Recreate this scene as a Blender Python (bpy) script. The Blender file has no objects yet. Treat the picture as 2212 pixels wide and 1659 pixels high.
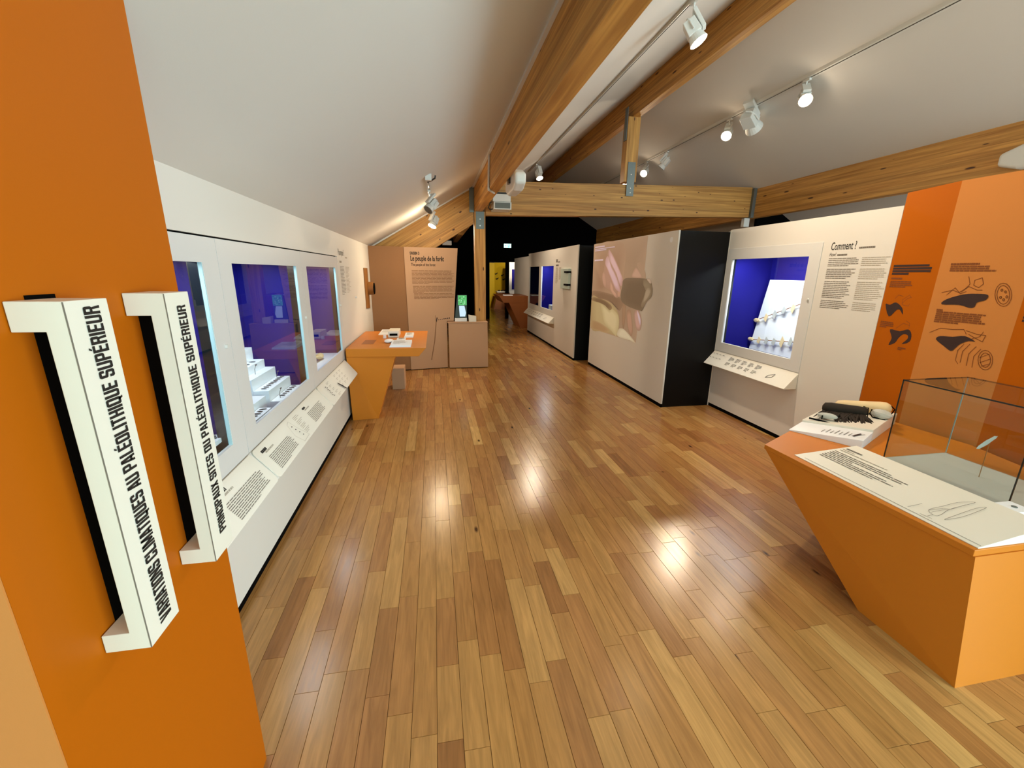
import bpy, bmesh, math, random
from mathutils import Vector, Matrix

SC = bpy.context.scene
COL = SC.collection
random.seed(7)

# ---------------------------------------------------------------- camera
cam_data = bpy.data.cameras.new('camera')
cam_data.sensor_fit = 'HORIZONTAL'
cam_data.sensor_width = 36.0
cam_data.lens = 905.96 / 2212 * 36.0
cam_data.clip_start = 0.02
cam = bpy.data.objects.new('camera', cam_data)
COL.objects.link(cam)
cam.matrix_world = Matrix(((0.984031, 0.035094, -0.174503, 0.0),
                           (-0.17765, 0.25476, -0.950546, 0.0),
                           (0.011098, 0.966367, 0.256926, 1.6),
                           (0, 0, 0, 1)))
SC.camera = cam

# ---------------------------------------------------------------- world, daylight, exposure
world = bpy.data.worlds.new('world')
SC.world = world
world.use_nodes = True
world.node_tree.nodes['Background'].inputs[0].default_value = (0.55, 0.75, 1.0, 1)
world.node_tree.nodes['Background'].inputs[1].default_value = 0.6
SC.view_settings.view_transform = 'Standard'
SC.view_settings.look = 'None'
SC.view_settings.exposure = 0.0
SC.view_settings.gamma = 1.0
SC.view_settings.use_curve_mapping = False


def area_light(name, loc, target, sx, sy, power, color, parent=None):
    d = bpy.data.lights.new(name, 'AREA')
    d.shape = 'RECTANGLE'
    d.size, d.size_y = sx, sy
    d.energy = power
    d.color = color
    o = bpy.data.objects.new(name, d)
    COL.objects.link(o)
    o.location = loc
    o.rotation_euler = (Vector(target) - Vector(loc)).to_track_quat('-Z', 'Y').to_euler()
    return o


# daylight through the assumed large window in the wall behind the photographer
area_light('window_daylight', (4.9, -2.9, 1.6), (-0.6, 3, 2.0), 4.4, 2.0, 540, (0.70, 0.92, 1.0))
# added green-tinted fill light behind the camera, set in an invented glazed door
area_light('added_cool_fill', (1.1, -2.9, 1.2), (0.2, 3, 1.9), 1.5, 2.0, 42, (0.52, 1.0, 0.84))

# ---------------------------------------------------------------- materials


def lin(c):
    return tuple(((v / 255) / 12.92 if v / 255 <= 0.04045 else ((v / 255 + 0.055) / 1.055) ** 2.4) for v in c) + (1.0,)


class NT:
    def __init__(self, name):
        self.m = bpy.data.materials.new(name)
        self.m.use_nodes = True
        self.t = self.m.node_tree
        self.b = self.t.nodes['Principled BSDF']

    def n(self, typ, **kw):
        nd = self.t.nodes.new(typ)
        for k, v in kw.items():
            setattr(nd, k, v)
        return nd

    def l(self, a, b):
        self.t.links.new(a, b)

    def set(self, **kw):
        for k, v in kw.items():
            self.b.inputs[k.replace('_', ' ')].default_value = v


def paint(name, rgb, rough=0.5, spec=0.5, bump=0.0, bscale=300, var=0.0, metal=0.0):
    t = NT(name)
    t.set(Base_Color=lin(rgb), Roughness=rough, Metallic=metal)
    t.b.inputs['Specular IOR Level'].default_value = spec
    tc = t.n('ShaderNodeTexCoord')
    if bump:
        nz = t.n('ShaderNodeTexNoise')
        nz.inputs['Scale'].default_value = bscale
        nz.inputs['Detail'].default_value = 2
        t.l(tc.outputs['Object'], nz.inputs['Vector'])
        bp = t.n('ShaderNodeBump')
        bp.inputs['Strength'].default_value = bump
        bp.inputs['Distance'].default_value = 0.002
        t.l(nz.outputs['Fac'], bp.inputs['Height'])
        t.l(bp.outputs['Normal'], t.b.inputs['Normal'])
    if var:
        nz2 = t.n('ShaderNodeTexNoise')
        nz2.inputs['Scale'].default_value = 3
        nz2.inputs['Detail'].default_value = 5
        t.l(tc.outputs['Object'], nz2.inputs['Vector'])
        mx = t.n('ShaderNodeMix', data_type='RGBA')
        c = lin(rgb)
        mx.inputs[6].default_value = tuple(v * (1 - var) for v in c[:3]) + (1,)
        mx.inputs[7].default_value = tuple(min(1, v * (1 + var)) for v in c[:3]) + (1,)
        t.l(nz2.outputs['Fac'], mx.inputs[0])
        t.l(mx.outputs[2], t.b.inputs['Base Color'])
    return t.m


def glow(name, rgb, strength):
    t = NT(name)
    t.set(Base_Color=(0.02, 0.02, 0.02, 1), Emission_Color=lin(rgb), Emission_Strength=strength)
    return t.m


def wood_beam(name, axis, dark=1.0, tilt=0.0, knots=1.0):
    """glue-laminated spruce: lamellas stacked across the beam, grain along `axis`, knots"""
    t = NT(name)
    tc = t.n('ShaderNodeTexCoord')
    turn = t.n('ShaderNodeMapping'); turn.inputs['Rotation'].default_value = (0, tilt, 0)
    t.l(tc.outputs['Object'], turn.inputs['Vector'])
    sep = t.n('ShaderNodeSeparateXYZ')
    t.l(turn.outputs[0], sep.inputs[0])
    # lamella index from height
    mul = t.n('ShaderNodeMath', operation='MULTIPLY'); mul.inputs[1].default_value = 22
    t.l(sep.outputs['X' if axis == 'z' else 'Z'], mul.inputs[0])
    fl = t.n('ShaderNodeMath', operation='FLOOR')
    t.l(mul.outputs[0], fl.inputs[0])
    wn = t.n('ShaderNodeTexWhiteNoise', noise_dimensions='1D')
    t.l(fl.outputs[0], wn.inputs['W'])
    sc = {'x': (0.7, 14, 22), 'y': (14, 0.7, 22), 'z': (22, 22, 0.9)}[axis]
    mp = t.n('ShaderNodeMapping'); mp.inputs['Scale'].default_value = sc
    t.l(turn.outputs[0], mp.inputs['Vector'])
    off = t.n('ShaderNodeVectorMath', operation='ADD')
    cmb = t.n('ShaderNodeCombineXYZ')
    m2 = t.n('ShaderNodeMath', operation='MULTIPLY'); m2.inputs[1].default_value = 37
    t.l(wn.outputs['Value'], m2.inputs[0])
    for k in range(3):
        t.l(m2.outputs[0], cmb.inputs[k])
    t.l(mp.outputs[0], off.inputs[0]); t.l(cmb.outputs[0], off.inputs[1])
    nz = t.n('ShaderNodeTexNoise'); nz.inputs['Scale'].default_value = 1.6
    nz.inputs['Detail'].default_value = 6; nz.inputs['Distortion'].default_value = 0.6
    t.l(off.outputs[0], nz.inputs['Vector'])
    rp = t.n('ShaderNodeValToRGB')
    e = rp.color_ramp.elements
    e[0].position = 0.3; e[0].color = tuple(min(1, v * dark) for v in lin((152, 102, 44))[:3]) + (1,)
    e[1].position = 0.72; e[1].color = tuple(min(1, v * dark) for v in lin((206, 156, 82))[:3]) + (1,)
    t.l(nz.outputs['Fac'], rp.inputs[0])
    br = t.n('ShaderNodeMix', data_type='RGBA', blend_type='MULTIPLY'); br.inputs[0].default_value = 1
    g = t.n('ShaderNodeMapRange'); g.inputs[3].default_value = 0.8; g.inputs[4].default_value = 1.05
    t.l(wn.outputs['Value'], g.inputs[0])
    t.l(rp.outputs[0], br.inputs[6]); t.l(g.outputs[0], br.inputs[7])
    # knots lie in the plane of length and height
    ks = tuple(v * knots for v in {'x': (4.2, 9, 1), 'y': (2.0, 9, 1), 'z': (3, 9, 1)}[axis])
    cb = t.n('ShaderNodeCombineXYZ')
    s2 = t.n('ShaderNodeMath', operation='ADD')
    p_, q_ = {'x': ('Z', 'Y'), 'y': ('Z', 'X'), 'z': ('X', 'Y')}[axis]
    t.l(sep.outputs[p_], s2.inputs[0]); t.l(sep.outputs[q_], s2.inputs[1])
    t.l(sep.outputs[axis.upper()], cb.inputs[0]); t.l(s2.outputs[0], cb.inputs[1])
    mk = t.n('ShaderNodeMapping'); mk.inputs['Scale'].default_value = ks
    t.l(cb.outputs[0], mk.inputs['Vector'])
    vo = t.n('ShaderNodeTexVoronoi', voronoi_dimensions='2D'); vo.inputs['Scale'].default_value = 1.0
    t.l(mk.outputs[0], vo.inputs['Vector'])
    mr = t.n('ShaderNodeMapRange'); mr.inputs[1].default_value = 0.045; mr.inputs[2].default_value = 0.11
    t.l(vo.outputs['Distance'], mr.inputs[0])
    # only some cells carry a knot, of different sizes
    sc_ = t.n('ShaderNodeSeparateColor'); t.l(vo.outputs['Color'], sc_.inputs[0])
    sz = t.n('ShaderNodeMapRange'); sz.inputs[1].default_value = 0.45; sz.inputs[2].default_value = 1.0
    sz.inputs[3].default_value = -0.02; sz.inputs[4].default_value = 0.12
    t.l(sc_.outputs[0], sz.inputs[0]); t.l(sz.outputs[0], mr.inputs[2])
    hf = t.n('ShaderNodeMath', operation='SUBTRACT'); hf.inputs[1].default_value = 0.04
    t.l(sz.outputs[0], hf.inputs[0]); t.l(hf.outputs[0], mr.inputs[1])
    kx = t.n('ShaderNodeMix', data_type='RGBA'); kx.inputs[6].default_value = lin((78, 42, 18))
    t.l(mr.outputs[0], kx.inputs[0]); t.l(br.outputs[2], kx.inputs[7])
    t.l(kx.outputs[2], t.b.inputs['Base Color'])
    t.set(Roughness=0.55)
    return t.m


def floor_wood():
    t = NT('oak_boards')
    at = t.n('ShaderNodeAttribute', attribute_name='board', attribute_type='GEOMETRY')
    tc = t.n('ShaderNodeTexCoord')
    m = t.n('ShaderNodeMath', operation='MULTIPLY'); m.inputs[1].default_value = 91
    t.l(at.outputs['Fac'], m.inputs[0])
    cm = t.n('ShaderNodeCombineXYZ')
    t.l(m.outputs[0], cm.inputs[0]); t.l(m.outputs[0], cm.inputs[1]); t.l(m.outputs[0], cm.inputs[2])
    ad = t.n('ShaderNodeVectorMath', operation='ADD')
    t.l(tc.outputs['Object'], ad.inputs[0]); t.l(cm.outputs[0], ad.inputs[1])
    mp = t.n('ShaderNodeMapping'); mp.inputs['Scale'].default_value = (26, 2.2, 1)
    t.l(ad.outputs[0], mp.inputs['Vector'])
    nz = t.n('ShaderNodeTexNoise'); nz.inputs['Scale'].default_value = 1.5
    nz.inputs['Detail'].default_value = 7; nz.inputs['Distortion'].default_value = 1.1
    t.l(mp.outputs[0], nz.inputs['Vector'])
    mp2 = t.n('ShaderNodeMapping'); mp2.inputs['Scale'].default_value = (120, 5, 1)
    t.l(ad.outputs[0], mp2.inputs['Vector'])
    nf = t.n('ShaderNodeTexNoise'); nf.inputs['Scale'].default_value = 1.5; nf.inputs['Detail'].default_value = 3
    t.l(mp2.outputs[0], nf.inputs['Vector'])
    rp = t.n('ShaderNodeValToRGB')
    e = rp.color_ramp.elements
    e[0].position = 0.0; e[0].color = lin((150, 100, 54))
    e[1].position = 1.0; e[1].color = lin((206, 162, 98))
    for p, c in ((0.25, (166, 114, 64)), (0.5, (174, 124, 68)), (0.75, (184, 136, 78))):
        q = e.new(p); q.color = lin(c)
    t.l(at.outputs['Fac'], rp.inputs[0])
    gr = t.n('ShaderNodeMapRange'); gr.inputs[1].default_value = 0.3; gr.inputs[2].default_value = 0.7
    gr.inputs[3].default_value = 0.78; gr.inputs[4].default_value = 1.12
    t.l(nz.outputs['Fac'], gr.inputs[0])
    gf = t.n('ShaderNodeMapRange'); gf.inputs[3].default_value = 0.86; gf.inputs[4].default_value = 1.12
    t.l(nf.outputs['Fac'], gf.inputs[0])
    mm = t.n('ShaderNodeMath', operation='MULTIPLY')
    t.l(gr.outputs[0], mm.inputs[0]); t.l(gf.outputs[0], mm.inputs[1])
    mx = t.n('ShaderNodeMix', data_type='RGBA', blend_type='MULTIPLY'); mx.inputs[0].default_value = 1
    t.l(rp.outputs[0], mx.inputs[6]); t.l(mm.outputs[0], mx.inputs[7])
    # sparse knots
    mk = t.n('ShaderNodeMapping'); mk.inputs['Scale'].default_value = (4.5, 1.7, 1)
    t.l(ad.outputs[0], mk.inputs['Vector'])
    vo = t.n('ShaderNodeTexVoronoi'); vo.inputs['Scale'].default_value = 1.0
    t.l(mk.outputs[0], vo.inputs['Vector'])
    kr = t.n('ShaderNodeMapRange'); kr.inputs[1].default_value = 0.025; kr.inputs[2].default_value = 0.07
    t.l(vo.outputs['Distance'], kr.inputs[0])
    kx = t.n('ShaderNodeMix', data_type='RGBA'); kx.inputs[6].default_value = lin((70, 40, 18))
    t.l(kr.outputs[0], kx.inputs[0]); t.l(mx.outputs[2], kx.inputs[7])
    t.l(kx.outputs[2], t.b.inputs['Base Color'])
    rr = t.n('ShaderNodeMapRange'); rr.inputs[3].default_value = 0.17; rr.inputs[4].default_value = 0.29
    t.l(nz.outputs['Fac'], rr.inputs[0])
    t.l(rr.outputs[0], t.b.inputs['Roughness'])
    bp = t.n('ShaderNodeBump'); bp.inputs['Strength'].default_value = 0.06; bp.inputs['Distance'].default_value = 0.002
    t.l(nz.outputs['Fac'], bp.inputs['Height']); t.l(bp.outputs['Normal'], t.b.inputs['Normal'])
    return t.m


def pane_glass(name, tint=(0.93, 0.97, 0.97, 1)):
    t = NT(name)
    tr = t.n('ShaderNodeBsdfTransparent'); tr.inputs[0].default_value = tint
    gl = t.n('ShaderNodeBsdfGlossy'); gl.inputs['Roughness'].default_value = 0.0
    fr = t.n('ShaderNodeFresnel'); fr.inputs[0].default_value = 1.52
    mx = t.n('ShaderNodeMixShader')
    # reflect once per pane: the inner face of the sheet only transmits
    ge = t.n('ShaderNodeNewGeometry')
    iv = t.n('ShaderNodeMath', operation='SUBTRACT'); iv.inputs[0].default_value = 1.0
    t.l(ge.outputs['Backfacing'], iv.inputs[1])
    mu = t.n('ShaderNodeMath', operation='MULTIPLY')
    t.l(fr.outputs[0], mu.inputs[0]); t.l(iv.outputs[0], mu.inputs[1])
    t.l(mu.outputs[0], mx.inputs[0]); t.l(tr.outputs[0], mx.inputs[1]); t.l(gl.outputs[0], mx.inputs[2])
    t.l(mx.outputs[0], t.t.nodes['Material Output'].inputs['Surface'])
    return t.m


def picture_mat():
    """a lit video picture: its colours come from the mesh's own colour attribute"""
    t = NT('projected_picture')
    at = t.n('ShaderNodeAttribute', attribute_name='tint', attribute_type='GEOMETRY')
    t.l(at.outputs['Color'], t.b.inputs['Base Color'])
    t.l(at.outputs['Color'], t.b.inputs['Emission Color'])
    t.set(Emission_Strength=0.16, Roughness=0.7)
    return t.m


M = dict(
    floor=floor_wood(), joint=paint('board_joint', (92, 58, 32), 0.6),
    ceil=paint('ceiling_white', (222, 219, 213), 0.9, 0.2, 0.05, 200),
    white=paint('wall_white', (226, 222, 214), 0.55, 0.3, 0.03, 400),
    lacq=paint('door_white', (222, 222, 220), 0.35, 0.4),
    plate=paint('plate_cream', (236, 230, 216), 0.4, 0.4),
    bright=paint('plinth_white', (240, 242, 245), 0.5, 0.3),
    black=paint('black_paint', (9, 8, 8), 0.5, 0.2),
    matte=paint('matte_black', (7, 6, 6), 0.9, 0.05),
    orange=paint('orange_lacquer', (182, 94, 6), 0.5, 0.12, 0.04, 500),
    tablo=paint('table_orange', (206, 122, 32), 0.42, 0.3, 0.03, 500),
    lit_orange=paint('orange_daylit', (202, 130, 66), 0.5, 0.15, 0.04, 500),  # orange lightened in the colour for faces that catch the light
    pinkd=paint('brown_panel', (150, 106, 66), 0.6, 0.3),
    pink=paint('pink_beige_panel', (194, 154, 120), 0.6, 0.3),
    tan=paint('tan_wood', (150, 98, 44), 0.5, 0.4, 0, 0, 0.25),
    blue=paint('blue_lining', (20, 14, 118), 0.7, 0.2),
    navy=paint('navy_lining', (10, 10, 90), 0.7, 0.2),
    beamx=wood_beam('beam_wood_across', 'x', 1.12), rafter=wood_beam('rafter_wood', 'x', 1.15, 0.53), beamy=wood_beam('beam_wood_along', 'y', 1.25), beamz=wood_beam('post_wood', 'z', 1.35),
    steel=paint('galvanised_steel', (120, 128, 126), 0.5, 0.5, 0, 0, 0.2, 0.7),
    shiny=paint('screw_steel', (220, 220, 220), 0.2, 0.5, metal=1.0),
    lamp=paint('lamp_white', (225, 225, 220), 0.4, 0.4),
    grey=paint('grey_grille', (105, 112, 108), 0.6),
    lens=glow('lamp_lens', (255, 236, 205), 60), off=paint('lamp_dark_lens', (40, 38, 34), 0.3),
    ink=paint('dark_ink', (28, 22, 18), 0.8), inkgrey=paint('grey_ink', (120, 112, 102), 0.8),
    inkpale=paint('pale_ink', (176, 166, 150), 0.8), inkbrown=paint('brown_ink', (128, 66, 16), 0.8),
    inkplum=paint('plum_ink', (52, 30, 26), 0.8), inktan=paint('tan_ink', (134, 92, 58), 0.8),
    inkviolet=paint('violet_ink', (232, 220, 250), 0.8),
    glass=pane_glass('clear_glass'), edge=paint('glass_edge', (26, 30, 26), 0.2),
    pale_edge=paint('pale_glass_edge', (176, 208, 212), 0.3),
    flint=paint('grey_flint', (92, 92, 96), 0.4, 0.5, 0.3, 60, 0.3), flintd=paint('dark_flint', (48, 48, 54), 0.4, 0.5, 0.3, 60),
    bone=paint('cream_bone', (232, 206, 158), 0.6, 0.3, 0.2, 40, 0.2), fur=paint('dark_fur', (52, 44, 38), 0.85, 0.2, 0.5, 90),
    stone=paint('grey_stone', (190, 190, 182), 0.5, 0.4, 0.2, 50, 0.15),
    yellow=paint('yellow_panel', (222, 182, 20), 0.5), brown=paint('brown_table', (160, 92, 40), 0.5, 0.4),
    mint=paint('pale_green_panel', (198, 216, 208), 0.5), picture=picture_mat(),
    exit=glow('exit_green', (60, 225, 190), 1.6), exitw=glow('exit_white', (200, 255, 245), 2.2),
    scr_green=glow('screen_green', (90, 200, 110), 0.9), scr_dark=glow('screen_dark', (40, 110, 56), 0.5), scr_leaf=glow('screen_leaf', (170, 235, 180), 0.9),
    scr_blue=glow('screen_blue', (200, 226, 244), 1.1), greyfloor=paint('case_floor_grey', (196, 192, 184), 0.7),
)

# ---------------------------------------------------------------- mesh helpers


class MB:
    def __init__(self):
        self.v, self.f, self.c = [], [], []

    def add(self, vs, fs):
        k = len(self.v)
        self.v += [Vector(p) for p in vs]
        self.f += [tuple(i + k for i in f) for f in fs]
        return self

    def box(self, x0, y0, z0, x1, y1, z1):
        return self.hexa([(x0, y0, z0), (x1, y0, z0), (x1, y1, z0), (x0, y1, z0), (x0, y0, z1), (x1, y0, z1), (x1, y1, z1), (x0, y1, z1)])

    def hexa(self, p):
        return self.add(p, [(3, 2, 1, 0), (4, 5, 6, 7), (0, 1, 5, 4), (1, 2, 6, 5), (2, 3, 7, 6), (3, 0, 4, 7)])

    def poly(self, pts):
        return self.add(pts, [tuple(range(len(pts)))])

    def prism(self, pts, d):
        n = len(pts)
        d = Vector(d)
        q = [Vector(p) for p in pts]
        return self.add(q + [p + d for p in q], [tuple(range(n))[::-1], tuple(range(n, 2 * n))] + [(i, (i + 1) % n, n + (i + 1) % n, n + i) for i in range(n)])

    def cyl(self, a, b, r0, r1=None, n=16):
        r1 = r0 if r1 is None else r1
        a, b = Vector(a), Vector(b)
        q = (b - a).to_track_quat('Z', 'Y')
        ring = lambda c, r: [c + q @ Vector((r * math.cos(2 * math.pi * i / n), r * math.sin(2 * math.pi * i / n), 0)) for i in range(n)]
        return self.add(ring(a, r0) + ring(b, r1), [tuple(range(n))[::-1], tuple(range(n, 2 * n))] + [(i, (i + 1) % n, n + (i + 1) % n, n + i) for i in range(n)])

    def tube(self, pts, r, n=8):
        pts = [Vector(p) for p in pts]
        rings = []
        for i, p in enumerate(pts):
            d = (pts[min(i + 1, len(pts) - 1)] - pts[max(i - 1, 0)]).normalized()
            q = d.to_track_quat('Z', 'Y')
            rr = r[i] if isinstance(r, (list, tuple)) else r
            rings.append([p + q @ Vector((rr * math.cos(2 * math.pi * k / n), rr * math.sin(2 * math.pi * k / n), 0)) for k in range(n)])
        vs = [v for g in rings for v in g]
        fs = [tuple(range(n))[::-1], tuple(range((len(pts) - 1) * n, len(pts) * n))]
        for i in range(len(pts) - 1):
            fs += [(i * n + k, i * n + (k + 1) % n, (i + 1) * n + (k + 1) % n, (i + 1) * n + k) for k in range(n)]
        return self.add(vs, fs)

    def blob(self, c, r, rot=None, nu=14, nv=9, jit=0.0, seed=1, flat=None):
        rnd = random.Random(seed)
        rot = rot or Matrix.Identity(3)
        vs, fs = [], []
        for j in range(nv + 1):
            th = math.pi * j / nv
            for i in range(nu):
                ph = 2 * math.pi * i / nu
                k = 1 + rnd.uniform(-jit, jit)
                p = Vector((r[0] * math.sin(th) * math.cos(ph) * k, r[1] * math.sin(th) * math.sin(ph) * k, r[2] * math.cos(th) * k))
                vs.append(Vector(c) + rot @ p)
        for j in range(nv):
            fs += [(j * nu + i, j * nu + (i + 1) % nu, (j + 1) * nu + (i + 1) % nu, (j + 1) * nu + i) for i in range(nu)]
        return self.add(vs, fs)

    def ribbon(self, pts, w, nrm):
        pts = [Vector(p) for p in pts]
        nrm = Vector(nrm).normalized()
        for a, b in zip(pts, pts[1:]):
            d = (b - a)
            if d.length < 1e-6:
                continue
            s = nrm.cross(d.normalized()) * w / 2
            e = d.normalized() * w * 0.3
            self.poly([a - e - s, b + e - s, b + e + s, a - e + s])
        return self


WL = {}


def build(name, mb, m, parent=None, loc=None, smooth=False, bevel=0.0, seg=2, weld=True):
    me = bpy.data.meshes.new(name)
    o0 = WL[parent.name] if parent else Vector(loc or (0, 0, 0))
    me.from_pydata([tuple(v - o0) for v in mb.v], [], mb.f)
    b = bmesh.new()
    b.from_mesh(me)
    if weld:
        bmesh.ops.remove_doubles(b, verts=b.verts, dist=1e-5)
    bmesh.ops.recalc_face_normals(b, faces=b.faces)
    b.to_mesh(me)
    b.free()
    if smooth:
        me.polygons.foreach_set('use_smooth', [True] * len(me.polygons))
    for k in (m if isinstance(m, (list, tuple)) else [m]):
        me.materials.append(M[k] if isinstance(k, str) else k)
    o = bpy.data.objects.new(name, me)
    COL.objects.link(o)
    if parent:
        o.parent = parent
    else:
        o.location = o0
    WL[o.name] = o0
    if bevel:
        md = o.modifiers.new('bevel', 'BEVEL')
        md.width, md.segments, md.limit_method = bevel, seg, 'ANGLE'
    return o


def flat(name, mb, m, parent):
    """printed marks: single-sided faces lying just above their surface"""
    return build(name, mb, m, parent, weld=False)


def tag(o, label=None, cat=None, group=None, kind=None):
    if label: o['label'] = label
    if cat: o['category'] = cat
    if group: o['group'] = group
    if kind: o['kind'] = kind
    return o


def thing(name, label, cat, loc, group=None):
    o = bpy.data.objects.new(name, None)
    o.empty_display_size = 0.05
    COL.objects.link(o)
    o.location = loc
    WL[o.name] = Vector(loc)
    return tag(o, label, cat, group)


def struct(name, mb, m, **kw):
    return tag(build(name, mb, m, **kw), kind='structure')


def one(name, mb, m, label, cat, loc, group=None, **kw):
    return tag(build(name, mb, m, loc=loc, **kw), label, cat, group)


def grid_panel(x0, x1, y0, y1, z0, z1, holes):
    """a slab lying in a plane of constant x with rectangular openings"""
    mb = MB()
    ys = sorted({y0, y1, *[h[0] for h in holes], *[h[1] for h in holes]})
    zs = sorted({z0, z1, *[h[2] for h in holes], *[h[3] for h in holes]})
    for a, b in zip(ys, ys[1:]):
        run = None
        for c, d in zip(zs, zs[1:]):
            cy, cz = (a + b) / 2, (c + d) / 2
            if any(h[0] < cy < h[1] and h[2] < cz < h[3] for h in holes):
                if run: mb.box(x0, a, run[0], x1, b, run[1]); run = None
            else:
                run = (run[0] if run else c, d)
        if run: mb.box(x0, a, run[0], x1, b, run[1])
    return mb


class F:
    """a flat drawing frame: u to the right, v up, n out of the surface"""
    def __init__(self, o, U, V):
        self.o, self.U, self.V = Vector(o), Vector(U).normalized(), Vector(V).normalized()
        self.N = self.U.cross(self.V)

    def p(self, u, v, n=0.0015):
        return self.o + self.U * u + self.V * v + self.N * n

    def rect(self, mb, u0, v0, u1, v1, n=0.0015):
        return mb.poly([self.p(u0, v0, n), self.p(u1, v0, n), self.p(u1, v1, n), self.p(u0, v1, n)])

    def rrect(self, mb, u0, v0, u1, v1, r, n0, n1):
        pts = []
        for cu, cv, a0 in ((u1 - r, v1 - r, 0), (u0 + r, v1 - r, 90), (u0 + r, v0 + r, 180), (u1 - r, v0 + r, 270)):
            for k in range(5):
                a = math.radians(a0 + k * 22.5)
                pts.append(self.p(cu + r * math.cos(a), cv + r * math.sin(a), n0))
        return mb.prism(pts, self.N * (n1 - n0))

    def lines(self, mb, u, v, w, n, pitch, th, seed=0, lo=0.7, last=0.5, gaps=True):
        """n lines of small print, each broken into words"""
        r = random.Random(seed)
        for i in range(n):
            L = w * (last if i == n - 1 else r.uniform(lo, 1.0))
            x = 0.0
            while x < L:
                wl = min(r.uniform(0.05, 0.16) * w if gaps else L, L - x)
                self.rect(mb, u + x, v - i * pitch - th, u + x + wl, v - i * pitch)
                x += wl + 0.012 * w
        return mb


def lettering(name, body, fr, u, v, w, h, m, parent, bold=0.0, n=0.0015):
    cu = bpy.data.curves.new('t', 'FONT')
    cu.body, cu.size, cu.offset, cu.resolution_u = body, 1.0, bold, 3
    ob = bpy.data.objects.new('t', cu)
    COL.objects.link(ob)
    bpy.context.view_layer.update()
    dg = bpy.context.evaluated_depsgraph_get()
    me = bpy.data.meshes.new_from_object(ob.evaluated_get(dg))
    bpy.data.objects.remove(ob)
    xs = [p.co.x for p in me.vertices]; ys = [p.co.y for p in me.vertices]
    sx, sy = w / (max(xs) - min(xs)), h / (max(ys) - min(ys))
    mb = MB()
    mb.add([fr.p(u + (p.co.x - min(xs)) * sx, v + (p.co.y - min(ys)) * sy, n) for p in me.vertices], [tuple(f.vertices) for f in me.polygons])
    bpy.data.meshes.remove(me)
    return flat(name, mb, m, parent)


def smooth_poly(pts, k=4):
    """closed Catmull-Rom outline"""
    out, n = [], len(pts)
    P = [Vector(p) for p in pts]
    for i in range(n):
        a, b, c, d = P[i - 1], P[i], P[(i + 1) % n], P[(i + 2) % n]
        for j in range(k):
            t = j / k
            out.append(0.5 * ((2 * b) + (c - a) * t + (2 * a - 5 * b + 4 * c - d) * t * t + (3 * b - a - 3 * c + d) * t ** 3))
    return out


def fan(mb, pts):
    c = sum((Vector(p) for p in pts), Vector()) / len(pts)
    n = len(pts)
    return mb.add([c] + [Vector(p) for p in pts], [(0, 1 + i, 1 + (i + 1) % n) for i in range(n)])



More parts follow.
